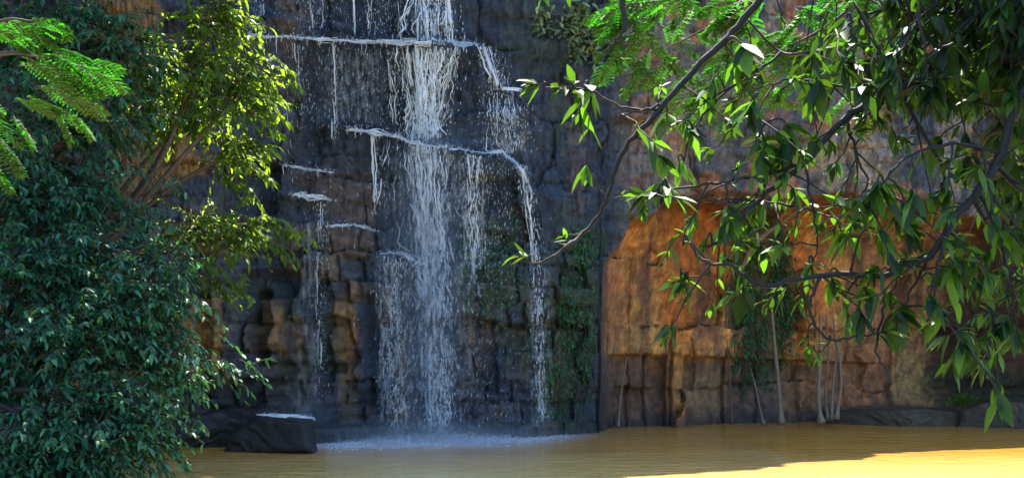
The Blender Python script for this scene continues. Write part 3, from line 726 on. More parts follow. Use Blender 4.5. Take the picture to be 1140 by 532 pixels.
# ------------------------------------------------------------------ ROCKS
def rock(name, pxs, Y, thick, m, label, cat, seed, top=None):
    """an angular block: the solid cut out by many planes, sized to the outline given in photo pixels at distance Y"""
    r_ = np.random.default_rng(seed); pts = np.array([P(a_, b_, Y)[[0, 2]] for a_, b_ in pxs]); lo = pts.min(0); hi = pts.max(0)
    c = (lo + hi) / 2; kt, kp = 150, 90
    th = np.linspace(0, 2 * math.pi, kt, endpoint=False); ph = np.linspace(.01, math.pi - .01, kp); TH, PH = np.meshgrid(th, ph)
    d = np.stack([np.cos(TH) * np.sin(PH), np.sin(TH) * np.sin(PH), np.cos(PH)], -1).reshape(-1, 3)
    rad = np.full(len(d), 9.0)
    e = np.roll(pts, -1, 0) - pts
    for i in range(len(pts)):       # side planes from the outline
        nx, nz = e[i][1], -e[i][0]; l_ = math.hypot(nx, nz); nx /= l_; nz /= l_; off = (pts[i] - c) @ [nx, nz]
        if off < 0: nx, nz, off = -nx, -nz, -off
        ty = r_.normal(0, .12); nv = unit(np.array([nx, ty, nz])); dn = d @ nv; rad = np.where(dn > 1e-3, np.minimum(rad, off * nv[[0, 2]] @ [nx, nz] / np.maximum(dn, 1e-3)), rad)
    for sy in (-1, 1):
        for q in range(4):
            nv = unit(np.array([r_.normal(0, .45), sy, r_.normal(.1, .35)])); dn = d @ nv
            rad = np.where(dn > 1e-3, np.minimum(rad, thick / 2 * r_.uniform(.85, 1.15) / np.maximum(dn, 1e-3)), rad)
    V = d * rad[:, None]
    V = V * (1 + (fbm(V[:, 0] * 2 + V[:, 1] * 1.7, V[:, 2] * 2.4 - V[:, 1], seed, 6) - .5)[:, None] * .16)
    V = V + d * ((np.abs((fbm(V[:, 0] * 1.5 + V[:, 1], V[:, 2] * 1.5 - V[:, 1], seed + 3, 3) * 6) % 1 - .5)) * .10)[:, None]
    V = V + np.array([c[0], Y, c[1]])
    i = np.arange(kp - 1)[:, None] * kt; j = np.arange(kt)[None]
    q = np.stack([i + j, i + kt + j, i + kt + (j + 1) % kt, i + (j + 1) % kt], -1).reshape(-1, 4)
    o = link_mesh(name, V, [q], m, loc=(c[0], Y, max(0, lo[1])), smooth=False); tag(o, label, cat); return o
BOY = 25.6
rock('boulder', [(256, 508), (260, 482), (288, 465), (344, 468), (350, 488), (352, 508)], BOY, 1.7, M_BOULDER, 'large dark block of rock standing in the pool left of the waterfall', 'boulder', 500)
rock('rock', [(175, 512), (190, 478), (215, 460), (250, 455), (272, 466), (280, 512)], 26.9, 1.6, M_BOULDER, 'dark sloping rock at the cliff foot behind the boulder', 'rock', 510)
rock('rock_slab', [(930, 480), (934, 460), (960, 457), (1040, 454), (1075, 457), (1080, 480)], 35.2, 1.6, M_SLAB, 'low brown rock shelf at the edge of the pool under the cream wall', 'rock shelf', 520)
rock('rock', [(1068, 482), (1072, 458), (1095, 449), (1150, 446), (1200, 452), (1210, 482)], 34.0, 1.6, M_SLAB, 'dark mossy rock at the right end of the far shore', 'rock', 530)
# white threads and drops standing for the wet highlight on the boulder
mb = MB()
for k_ in range(34):
    x0 = rng.uniform(284, 336); y0 = np.interp(x0, [280, 350], [463, 467]); a_ = P(x0, y0, BOY - .2); n_ = 6
    xs = a_[0] + np.linspace(0, rng.uniform(.1, .4), n_); ys = a_[1] + rng.uniform(-.45, .6) + np.zeros(n_)
    mb.tube(np.stack([xs, ys, a_[2] + .06 + rng.normal(0, .012) - (xs - a_[0]) * .08], -1), rng.uniform(.005, .022), 4)
n_ = 500; xx = rng.uniform(290, 352, n_); c = np.array([P(a_, np.interp(a_, [280, 346, 352, 358], [463, 466, 470, 492]) - abs(rng.normal(0, 1.6)), BOY - rng.uniform(-.6, .6)) for a_ in xx]); c[:, 2] += .02
drops(mb, c, rng.uniform(.003, .010, n_), rng.uniform(.7, 1.5, n_))
o = mb.build('splash', M_WHITE, None, tuple(P(320, 460, BOY))); tag(o, 'thin white film of water standing for the wet highlight on top of the dark boulder', 'splash', kind='stuff')

# ------------------------------------------------------------------ PLANTS ON THE CLIFF
def cliff_plant(name, label, cat, spots, nl, L, m, group=None, hang=.9):
    """leafy patch clinging to the rock: spots are (px,py,rx,ry)"""
    lv = Leaves(); mb = MB(); c0 = on_cliff(spots[0][0], spots[0][1])
    tot = sum(s[2] * s[3] for s in spots)
    for px, py, rx, ry in spots:
        k = int(nl * rx * ry / tot); ang = rng.random(k) * 2 * math.pi; r_ = rng.random(k) ** .6
        # hanging strands: leaves gathered along vertical lines
        lines = rng.normal(0, .5, max(4, k // 20)); li = lines[rng.integers(0, len(lines), k)]
        qx = px + rx * np.clip(li + rng.normal(0, .13, k), -1.4, 1.4); qy = py + ry * (np.sin(ang) * r_ * 1.15 + .5 * (h2(np.round(li * 1000).astype(int), 3) - .5))
        for l_ in lines:
            ys = np.linspace(-.85 * rng.random(), .9 * rng.random(), 7); tt_ = [on_cliff(px + rx * l_ + rng.normal(0, .8), py + ry * y_, .10) for y_ in ys]
            mb.tube(tt_, .008, 4)
        pos = np.array([on_cliff(a_, b_, rng.uniform(.04, .28)) for a_, b_ in zip(qx, qy)])
        pos = pos[pos[:, 2] > .05]; k = len(pos)
        d = unit(np.stack([rng.normal(0, .8, k), -.5 - rng.random(k) * .6, -hang + rng.normal(0, .5, k)], -1))
        nn = unit(np.stack([rng.normal(0, .4, k), np.full(k, -.6), .8 + rng.normal(0, .3, k)], -1))
        lv.add(pos, d, nn, rng.uniform(.6, 1.3, k) * L, rng.uniform(.3, .45, k) * L, .3, rng.random(k))
    e = empty(name, tuple(c0), label, cat, group)
    lv.build('foliage', m, e, e.location, fine=False); mb.build('stem', M_BARK2, e, e.location)
    return e
G = 'creepers clinging to the wet cliff'
cliff_plant('creeper', 'long green creeper hanging down the wet rock right of the fall', 'creeper', [(632, 345, 24, 42), (645, 385, 24, 50), (612, 400, 12, 36)], 700, .12, M_LEAF_MOSS, G)
cliff_plant('creeper', 'small green creeper patch on the rock above the long creeper', 'creeper', [(646, 276, 22, 22)], 300, .12, M_LEAF_MOSS, G)
cliff_plant('creeper', 'thin mossy creeper among the falling threads right of the main fall', 'creeper', [(545, 310, 22, 40), (520, 300, 12, 50), (575, 290, 10, 60)], 800, .09, M_LEAF_MOSS, G)
cliff_plant('creeper', 'sparse creeper at the foot of the wall right of the last thin thread', 'creeper', [(620, 440, 22, 36)], 380, .09, M_LEAF_MOSS, G)
cliff_plant('bush', 'pale green bush rooted in the cliff above the cave, near the top', 'bush', [(636, 24, 40, 20), (650, 52, 26, 18)], 420, .26, M_LEAF_PALE, None, .2)
cliff_plant('bush', 'dark green bush hanging inside the orange cave above the pale roots', 'bush', [(850, 300, 40, 56), (838, 370, 26, 60), (880, 350, 26, 50)], 1500, .16, M_LEAF_MOSS, None, .8)

# pale roots and little trunks standing at the water in front of the cave
def root(pxs, Y, r_, label, m=None, extra=()):
    mb = MB(); pts = spline([P(a_, b_, Y) for a_, b_ in pxs], 8)
    pts[:, 1] += .1 * (vn(np.arange(len(pts)) * .4, np.full(len(pts), Y), 600) - .5)
    rr = np.linspace(r_ * .6, r_ * 1.25, len(pts)) * (.85 + .3 * vn(np.arange(len(pts)) * .7, np.full(len(pts), pxs[0][0]), 601)); rr[-3:] *= [1.2, 1.5, 2.0]
    mb.tube(pts, rr * .72, 8)
    for e_ in extra: q = spline([P(a_, b_, Y) for a_, b_ in e_], 6); mb.tube(q, np.linspace(r_ * .55, r_ * .25, len(q)), 6)
    o = mb.build('aerial_root', m or M_ROOT, None, tuple(pts[-1])); tag(o, label, 'root', 'pale roots standing at the water in front of the cave')
root([(858, 330), (862, 378), (866, 420), (870, 471)], 35.2, .085, 'thick pale root standing alone below the dark cave bush')
root([(914, 352), (913, 400), (911, 440), (914, 470)], 34.6, .09, 'leftmost thick root of the cluster at the shore')
root([(920, 350), (922, 400), (919, 440), (922, 468)], 34.9, .06, 'second root of the cluster, slightly bowed')
root([(928, 352), (931, 395), (927, 430), (926, 467)], 34.7, .055, 'middle thin root of the cluster at the shore')
root([(930, 372), (935, 400), (936, 430), (931, 466)], 34.6, .065, 'rightmost root of the cluster, leaning outwards')
root([(698, 396), (694, 420), (690, 450), (688, 474)], 33.2, .04, 'thin root hanging down the dark undercut left of the orange pillar')
root([(836, 410), (842, 435), (846, 455), (850, 471)], 35.2, .035, 'slender leaning root left of the lone thick root')
root([(806, 300), (808, 360), (812, 420), (815, 472)], 35.0, .035, 'long slender vine stem at the left side of the dark cave bush', M_BARK2)
root([(668, 200), (670, 260), (667, 330), (669, 400), (667, 478)], 30.3, .03, 'dark vine stem running down the left corner of the cave', M_BARK)
# a pale dead trunk leaning across the cave mouth
mb = MB(); q = spline([P(838, 272, 34), P(860, 255, 33.6), P(884, 238, 33), P(905, 226, 32.4)], 8); mb.tube(q, np.linspace(.075, .035, len(q)), 8)
mb.tube(spline([P(838, 272, 34), P(826, 300, 34.6), P(820, 330, 35)], 6), np.linspace(.075, .06, 13), 8)
o = mb.build('dead_branch', M_ROOT, None, tuple(q[0])); tag(o, 'pale dead branch leaning up to the lip of the cave', 'dead branch')
# grass tuft
lv = Leaves(); k = 130; c0 = P(1070, 452, 34.2); d = unit(np.stack([rng.normal(0, .5, k), rng.normal(0, .4, k), .9 + rng.random(k)], -1))
lv.add(c0 + np.stack([rng.normal(0, .22, k), rng.normal(0, .15, k), np.zeros(k)], -1), d, unit(rng.normal(0, 1, (k, 3))), rng.uniform(.3, .75, k), .03, .35, rng.random(k))
o = lv.build('grass_tuft', M_LEAF_YEL, None, tuple(c0)); tag(o, 'bright grass tuft on the rocks at the right shore', 'grass tuft')

# ------------------------------------------------------------------ LEFT TREES
def spray(lv, mb, p, d, L, nl, leafL, droop=.5, var=(0, 1), aspect=.44):
    """a twig with leaves on both sides, hanging at the tip"""
    d = unit(d); t = np.linspace(0, 1, 6)[:, None]
    pts = p + d * L * t + np.array([0, 0, -1]) * (droop * L * t * t)
    mb.tube(pts, np.linspace(.012, .004, 6) * (leafL / .14), 4)
    k = nl; u = np.linspace(.12, 1.0, k) + rng.normal(0, .03, k); u = np.clip(u, .05, 1)
    pos = p + d * L * u[:, None] + np.array([0, 0, -1]) * (droop * L * u * u)[:, None]
    tg = unit(d[None] + np.array([0, 0, -1]) * (2 * droop * u)[:, None])
    side = unit(np.cross(tg, np.array([0.05, .1, 1.])))
    sgn = np.where(np.arange(k) % 2 == 0, 1, -1)[:, None]
    ld = unit(tg * rng.uniform(.4, 1.1, (k, 1)) + side * sgn * rng.uniform(.4, 1.1, (k, 1)) + rng.normal(0, .35, (k, 3)) + np.array([0, 0, -.25]))
    nn = unit(np.array([0, 0, 1.]) + rng.normal(0, .45, (k, 3)))
    Ls = leafL * rng.uniform(.7, 1.2, k)
    lv.add(pos, ld, nn, Ls, Ls * aspect * rng.uniform(.85, 1.15, k), rng.uniform(.1, .5, k), rng.uniform(var[0], var[1], k))

def leafy_tree(name, label, base, blobs, edge, leafL, m, trunk_r=.18, dens=1.0, bark=None, group=None, shade_crowns=(), var=(0, 1)):
    """blobs: (px,py,Y,rx,ry) masses of sprays; edge: (px,py,Y,dx,dz) single sprays at the outline"""
    lv = Leaves(); br = MB(); tr = MB(); base = np.array(base, float)
    cs = np.array([P(b_[0], b_[1], b_[2]) for b_ in blobs]); top = cs.mean(0)
    fork = base + (top - base) * .45; fork[0] = base[0] + (top[0] - base[0]) * .2
    tr.tube(spline([base - [0, 0, .3], base * .7 + fork * .3 + [.1, 0, 0], fork], 8), np.linspace(trunk_r * 1.3, trunk_r * .7, 17), 10)
    for (px, py, Y, rx, ry), c in zip(blobs, cs):
        mid = (fork + c) / 2 + [rng.normal(0, .3), rng.normal(0, .2), .35]
        br.tube(spline([fork, mid, c], 7), np.linspace(trunk_r * .5, .03, 15), 6)
        sx = rx * Y / F; sz = ry * Y / F; k = int(dens * rx * ry * math.pi / 62)
        for i in range(k):
            v_ = unit(rng.normal(0, 1, 3)) * rng.random() ** .42
            p = c + v_ * np.array([sx, min(sx, sz) * .8 + .3, sz])
            d = unit(v_ * [1, 1.0, .6] + rng.normal(0, .35, 3) + [.25, -.25, .05])
            spray(lv, br, p - d * .25, d, rng.uniform(.35, .75) * leafL / .14, int(rng.integers(8, 14)), leafL * rng.uniform(.8, 1.15), rng.uniform(.1, .6), var)
        for i in range(5):
            v_ = unit(rng.normal(0, 1, 3)) * .8; p = c + v_ * np.array([sx, .6, sz])
            br.tube(spline([c, (c + p) / 2 + [0, 0, .12], p], 5), np.linspace(.03, .010, 11), 5)
    for cx_, cy_, cz_, rx_, ry_, rz_, k in shade_crowns:      # unseen crown masses added above the view to shade the trees below
        c = np.array([cx_, cy_, cz_]); br.tube(spline([fork, (fork + c) / 2 + [0, 0, .4], c], 7), np.linspace(trunk_r * .6, .04, 15), 6)
        for i in range(k):
            v_ = unit(rng.normal(0, 1, 3)) * rng.random() ** .4; p = c + v_ * np.array([rx_, ry_, rz_])
            spray(lv, br, p, v_ + rng.normal(0, .4, 3), .8, 10, leafL * 1.7, .5)
    for (px, py, Y, dx, dz) in edge:
        tip = P(px, py, Y); d = unit(np.array([dx, -.1, dz])); st = tip - d * 1.1
        for q in range(4):
            s0 = st + d * 1.1 * (q / 4); spray(lv, br, s0 + rng.normal(0, .05, 3), d + rng.normal(0, .28, 3), .45, 9, leafL, .35, var)
        spray(lv, br, st, d, 1.1, 16, leafL, .25, var)
        br.tube(spline([cs[np.argmin(np.linalg.norm(cs - st, axis=1))], (st + cs[np.argmin(np.linalg.norm(cs - st, axis=1))]) / 2 + [0, 0, .1], st], 5), .014, 5)
    e = empty(name, tuple(base), label, 'tree', group)
    tr.build('trunk', bark or M_BARK2, e, base); br.build('branch', bark or M_BARK2, e, base); lv.build('crown', m, e, base, fine=False)
    return e

leafy_tree('broadleaf_tree', 'dense dark blue-green tree filling the lower left corner over the pool', (-8.9, 16.2, .3),
    [(30, 300, 17.5, 60, 50), (100, 290, 18, 60, 50), (20, 400, 17, 60, 60), (90, 380, 17, 60, 60), (150, 350, 17.5, 55, 55), (180, 300, 18, 40, 40), (60, 480, 16.2, 70, 55), (130, 450, 16.5, 60, 45), (10, 540, 15.8, 60, 50), (90, 530, 16, 60, 35), (185, 410, 17.4, 35, 40), (160, 490, 16.4, 35, 30), (45, 230, 18.5, 60, 45)],
    [(222, 330, 17.5, 1, -.1), (240, 345, 17.5, 1, -.4), (255, 385, 17.3, 1, -.2), (298, 408, 17.3, 1, -.1), (270, 425, 17.2, 1, -.6), (225, 430, 17, 1, -.5), (215, 480, 16.5, 1, -.4), (205, 500, 16.4, .8, -.5), (215, 395, 17, 1, -.3), (190, 515, 16.3, .6, -.7), (228, 460, 17, 1, -.3)],
    .13, M_LEAF_BLUE, .15, 1.15, bark=M_BARK, group='trees on the left bank')
leafy_tree('broadleaf_tree', 'tree with sunlit yellow-green leaves reaching out in front of the waterfall', (-9.6, 21.5, .3),
    [(235, 25, 21.5, 40, 28), (215, 80, 21.5, 42, 35), (265, 105, 21.5, 40, 30), (205, 132, 21.8, 34, 18), (262, 165, 21.6, 30, 20), (180, 60, 22, 25, 25), (225, 250, 21.6, 45, 24), (270, 262, 21.5, 30, 16), (165, 110, 22, 26, 36)],
    [(256, 5, 21.5, .7, .5), (268, 18, 21.5, 1, .2), (320, 62, 21.3, 1, .1), (328, 76, 21.2, 1, -.1), (315, 95, 21.2, 1, -.4), (300, 112, 21.3, 1, -.5), (310, 130, 21.4, .9, -.6), (295, 165, 21.4, 1, -.2), (303, 190, 21.5, 1, -.3), (330, 245, 21.2, 1, 0), (342, 262, 21.2, 1, -.3), (325, 278, 21.2, 1, -.5), (280, 315, 21, 1, -.2), (272, 330, 21, 1, -.5), (290, 215, 21.6, .9, -.4), (250, 300, 21, 1, -.4), (305, 155, 21.4, 1, 0)],
    .17, M_LEAF_YEL, .17, 1.0, var=(.3, 1), group='trees on the left bank')
leafy_tree('broadleaf_tree', 'shaded dark tree behind the bright fronds in the top left corner', (-10.6, 19.0, .3),
    [(20, 40, 19.5, 55, 50), (90, 30, 20, 55, 40), (140, 60, 20, 45, 45), (30, 130, 19, 60, 55), (110, 130, 19.5, 55, 50), (20, 200, 18.8, 55, 40), (90, 200, 19.2, 50, 35), (140, 235, 19, 35, 20)],
    [(165, 15, 20, 1, .1), (178, 60, 20, 1, 0), (192, 130, 19.6, 1, 0), (205, 200, 19.4, 1, -.2)],
    .14, M_LEAF_BLUE, .2, .9, group='trees on the left bank',
    shade_crowns=[(-9.5, 21.3, 12.0, 2.6, 1.9, 1.3, 420), (-6.6, 21.3, 11.8, 2.6, 1.8, 1.2, 420), (-11, 18.5, 11.0, 2.5, 2.0, 1.5, 260)])

# ------------------------------------------------------------------ FEATHERY FRONDS
def frond(lv, mb, p, d, L, width, npair=12, nlf=12, leaf=.012):
    """bipinnate leaf: rachis, side pinnae, tiny paired leaflets"""
    d = unit(d); side = unit(np.cross(d, [0, 0.25, 1.])); 
    t = np.linspace(0, 1, 8)[:, None]; f = lambda u: p + d * L * u + np.array([0, 0, -1]) * (.25 * L * u * u)
    mb.tube(f(t), np.linspace(.004, .0015, 8), 4)
    for i in range(npair):
        u = .12 + .86 * i / (npair - 1); w_ = width * math.sin(math.pi * min(1, .18 + u * .86)) ** .7
        o_ = f(u)
        for s in (-1, 1):
            pd = unit(side * s + d * .55 + [0, 0, -.12] + rng.normal(0, .06, 3)); k = nlf
            uu = np.linspace(.08, 1, k); q = o_ + pd * w_ * uu[:, None] + np.array([0, 0, -1]) * (.15 * w_ * uu * uu)[:, None]
            pl_ = unit(np.cross(pd, [0, 0.2, 1.]))
            for s2 in (-1, 1):
                lv.add(q, unit(pl_ * s2 + pd * .45), np.array([0, 0, 1.]) + rng.normal(0, .15, 3), leaf * rng.uniform(.8, 1.2, k), leaf * .5, .2, rng.uniform(.0, 1))

def feathery(label, base, fronds, branches, leafs):
    lv = Leaves(); mb = MB(); tr = MB(); base = np.array(base, float)
    for b_ in branches:
        q = spline([P(*a_) for a_ in b_[0]], 8); mb.tube(q, np.linspace(b_[1], b_[2], len(q)), 7)
    tr.tube(spline([base - [0, 0, .3], (base + P(*branches[0][0][0])) / 2 + [.1, .1, 0], P(*branches[0][0][0])], 8), np.linspace(.14, branches[0][1], 17), 10)
    for px, py, Y, dx, dz, L, w_ in fronds:
        frond(lv, mb, P(px, py, Y), (dx, rng.normal(-.15, .35), dz), L, w_, 8, 6, leafs)
    e = empty('feathery_tree', tuple(base), label, 'tree'); tr.build('trunk', M_BARK2, e, base); mb.build('branch', M_BARK2, e, base)
    lv.build('crown', M_LEAF_FEATHER, e, base, fine=False)
fr = []
for px, py, s in ((34, 62, 1), (35, 78, 1), (40, 95, 1), (62, 60, .9), (60, 88, 1), (75, 100, .9), (85, 72, .9), (70, 110, .8), (50, 70, 1), (30, 108, .7), (90, 92, .8), (5, 22, .8), (20, 30, .7), (35, 24, .7), (48, 30, .5), (0, 40, .6)):
    fr.append((px, py, 6.6 + rng.uniform(-.3, .3), 1, rng.uniform(-.35, .12), .34 * s, .13 * s)); fr.append((px - rng.uniform(0, 25), py + rng.normal(0, 7), 6.6 + rng.uniform(-.4, .4), 1, rng.uniform(-.4, .2), .34 * s, .13 * s))
for px, py, s in ((-20, 120, 1), (-15, 140, 1), (-5, 150, 1), (-20, 165, .9), (0, 165, .8), (-25, 100, 1), (15, 130, .8), (-10, 185, .6), (60, 120, .8), (80, 125, .7)):
    fr.append((px, py, 6.9 + rng.uniform(-.2, .2), .7, -.7 + rng.normal(0, .15), .30 * s, .10 * s))
feathery('feathery tree whose bright green fronds hang into the top left of the view', (-5.2, 6.2, .4), fr,
    [([(-160, 150, 6.6), (-80, 90, 6.6), (0, 60, 6.6), (60, 66, 6.6)], .035, .006), ([(-120, 120, 6.6), (-60, 60, 6.6), (0, 24, 6.6), (40, 24, 6.6)], .02, .004), ([(-80, 90, 6.6), (-40, 110, 6.8), (0, 140, 6.9)], .015, .003)], .030)
fr = []
for i in range(120):
    px = rng.uniform(690, 985); py = rng.uniform(-25, 75 if px < 760 else 100) + (20 if 780 < px < 900 else 0)
    fr.append((px, py, 8.5 + rng.uniform(-.6, .6), rng.choice([-1, -.6, .7, -.9]), rng.uniform(-.9, -.1), rng.uniform(.24, .4), rng.uniform(.09, .13)))
feathery('feathery tree with small bright green leaflets at the top centre right', (6.6, 9.5, .5), fr,
    [([(1350, 80, 8.8), (1180, -10, 8.6), (1000, -20, 8.5), (860, -10, 8.5), (700, 5, 8.5)], .06, .008), ([(980, -20, 8.5), (920, 30, 8.4), (860, 60, 8.4), (800, 85, 8.5)], .02, .004), ([(860, -10, 8.5), (790, 30, 8.5), (730, 60, 8.5)], .015, .004)], .036)

# ------------------------------------------------------------------ RIGHT OVERHANGING TREE
TB = np.array([3.9, 4.6, .5])
tr = MB(); br = MB(); lv = Leaves()
trunk_top = np.array([3.6, 4.7, 3.6])
tr.tube(spline([TB - [0, 0, .4], TB + [-.05, .05, 1.2], [3.75, 4.75, 2.6], trunk_top, [3.3, 4.9, 5.0], [2.9, 5.0, 6.2]], 8), np.linspace(.2, .09, 41), 14)
def wf_leaf(p, ax, n_, L, spread=.9, droop=.5, var=(0, 1)):
    ax = unit(ax); a_ = unit(np.cross(ax, [.3, .2, 1.])); b_ = np.cross(ax, a_)
    th = rng.random() * 6 + np.arange(n_) * 2.4; sp = rng.uniform(.35, 1.0, n_) * spread
    d = unit(ax[None] * np.cos(sp)[:, None] + (a_[None] * np.cos(th)[:, None] + b_[None] * np.sin(th)[:, None]) * np.sin(sp)[:, None] + np.array([0, 0, -.35]))
    nn = unit(np.array([0, 0, 1.]) + rng.normal(0, .35, (n_, 3)))
    Ls = L * .56 * rng.uniform(.5, 1.25, n_)
    lv.add(p - ax * rng.uniform(0, .06, (n_, 1)), d, nn, Ls, Ls * rng.uniform(.30, .42, n_), rng.uniform(-.1, .6, n_) * droop, rng.uniform(var[0], var[1], n_))
BR = [  # (points px,py,Y), r0, r1
    ([(1260, 40, 4.9), (1140, 62, 5.0), (1060, 76, 5.0), (984, 108, 5.0), (941, 132, 5.0), (895, 182, 5.0), (847, 221, 5.0), (805, 265, 5.0), (784, 276, 5.0)], .034, .008),
    ([(1180, -60, 5.4), (1000, -70, 5.4), (880, -30, 5.4), (822, 30, 5.4), (788, 63, 5.4), (733, 123, 5.4), (691, 173, 5.4), (675, 226, 5.4), (652, 256, 5.4), (622, 281, 5.3), (597, 293, 5.3), (574, 284, 5.3)], .032, .005),
    ([(733, 123, 5.4), (691, 120, 5.4), (657, 101, 5.3), (615, 99, 5.3), (590, 94, 5.3)], .010, .004),
    ([(741, 115, 5.4), (712, 124, 5.4), (690, 128, 5.4)], .009, .004),
    ([(1200, 60, 4.6), (1136, 106, 4.7), (1115, 170, 4.7), (1090, 212, 4.7), (1062, 245, 4.7), (1035, 286, 4.7), (1001, 296, 4.7), (982, 307, 4.7), (915, 306, 4.7), (848, 317, 4.7), (814, 296, 4.7), (783, 290, 4.7), (762, 261, 4.7)], .032, .006),
    ([(888, 184, 5.0), (850, 195, 5.0), (790, 205, 5.0), (745, 212, 5.0), (714, 217, 5.0)], .013, .005),
    ([(888, 230, 5.1), (830, 222, 5.1), (780, 224, 5.1), (745, 222, 5.1)], .008, .004),
    ([(789, 205, 5.0), (776, 232, 5.0), (762, 261, 4.95)], .007, .005),
    ([(762, 261, 4.7), (790, 300, 4.8), (765, 310, 4.8), (748, 315, 4.8)], .006, .004),
    ([(915, 306, 4.7), (903, 335, 4.7), (905, 360, 4.7), (925, 378, 4.7), (960, 374, 4.7), (990, 368, 4.7)], .011, .005),
    ([(982, 307, 4.7), (984, 345, 4.7), (975, 390, 4.7), (990, 420, 4.7), (968, 442, 4.7)], .010, .004),
    ([(1005, 106, 5.0), (1022, 140, 5.0), (1047, 182, 5.0), (1052, 224, 5.0), (1075, 280, 5.0), (1100, 340, 5.0), (1112, 372, 5.0)], .015, .004),
    ([(1080, -20, 5.2), (1018, 21, 5.2), (1001, 55, 5.1), (985, 85, 5.1), (960, 105, 5.1)], .017, .006),
    ([(984, 108, 5.0), (930, 95, 5.1), (880, 90, 5.1), (835, 100, 5.1)], .012, .004),
    ([(941, 132, 5.0), (955, 175, 5.0), (965, 210, 5.0), (940, 260, 5.0)], .010, .004),
    ([(847, 221, 5.0), (858, 180, 5.0), (850, 150, 5.0), (835, 120, 5.0)], .009, .004),
    ([(895, 182, 5.0), (905, 230, 5.0), (910, 270, 5.0), (904, 300, 4.8)], .008, .004),
    ([(1115, 170, 4.7), (1060, 160, 4.6), (1010, 175, 4.6), (975, 215, 4.6), (960, 240, 4.6)], .012, .004),
    ([(1090, 212, 4.7), (1110, 260, 4.8), (1125, 310, 4.8), (1130, 380, 4.8)], .014, .005),
    ([(1062, 245, 4.7), (1040, 310, 4.6), (1050, 350, 4.6), (1075, 385, 4.6)], .012, .004),
    ([(1035, 286, 4.7), (1015, 320, 4.8), (1005, 350, 4.8)], .010, .004),
    ([(870, 60, 5.3), (800, 110, 5.4), (770, 150, 5.4), (760, 190, 5.4)], .010, .004),
    ([(1150, 20, 5.6), (1080, 40, 5.6), (1000, 10, 5.6), (940, 30, 5.6), (900, 60, 5.6)], .018, .005),
    ([(675, 226, 5.4), (665, 205, 5.4), (658, 190, 5.4)], .006, .003),
    ([(652, 256, 5.4), (640, 262, 5.4), (628, 262, 5.4)], .007, .003),
    ([(700, -40, 5.0), (693, 0, 5.0), (695, 32, 5.0), (683, 48, 5.0), (671, 62, 5.0)], .024, .003),
    ([(690, -40, 5.2), (800, -60, 5.3), (1000, -70, 5.4)], .022, .028),
]
curves = []
for pts, r0, r1 in BR:
    q = spline([P(*a_) for a_ in pts], 7); q = q + .012 * (rng.random(q.shape) - .5)
    br.tube(q, np.linspace(r0 * .75, r1 * .75, len(q)), 8); curves.append(q)
# joints from the trunk to the outer ends of the limbs
for idx, r_ in ((0, .034), (1, .032), (4, .032), (12, .02), (22, .02)):
    s0 = curves[idx][0]; br.tube(spline([trunk_top + [0, 0, rng.uniform(-.4, .8)], (trunk_top + s0) / 2 + [0, 0, .2], s0], 7), np.linspace(.07, r_, 15), 9)
tw = br
def twig(p, d, L, n_, leaf=.2, **kw):
    d = unit(d); t = np.linspace(0, 1, 6)[:, None]; q = p + d * L * t + np.array([0, 0, -1]) * (.25 * L * t * t) + .01 * rng.normal(0, 1, (6, 3)) * t
    tw.tube(q, np.linspace(.0055, .003, 6), 5); wf_leaf(q[-1], q[-1] - q[-2], n_, leaf, **kw)
    if L > .2: wf_leaf(q[3], d, max(2, n_ // 3), leaf * .85, **kw)
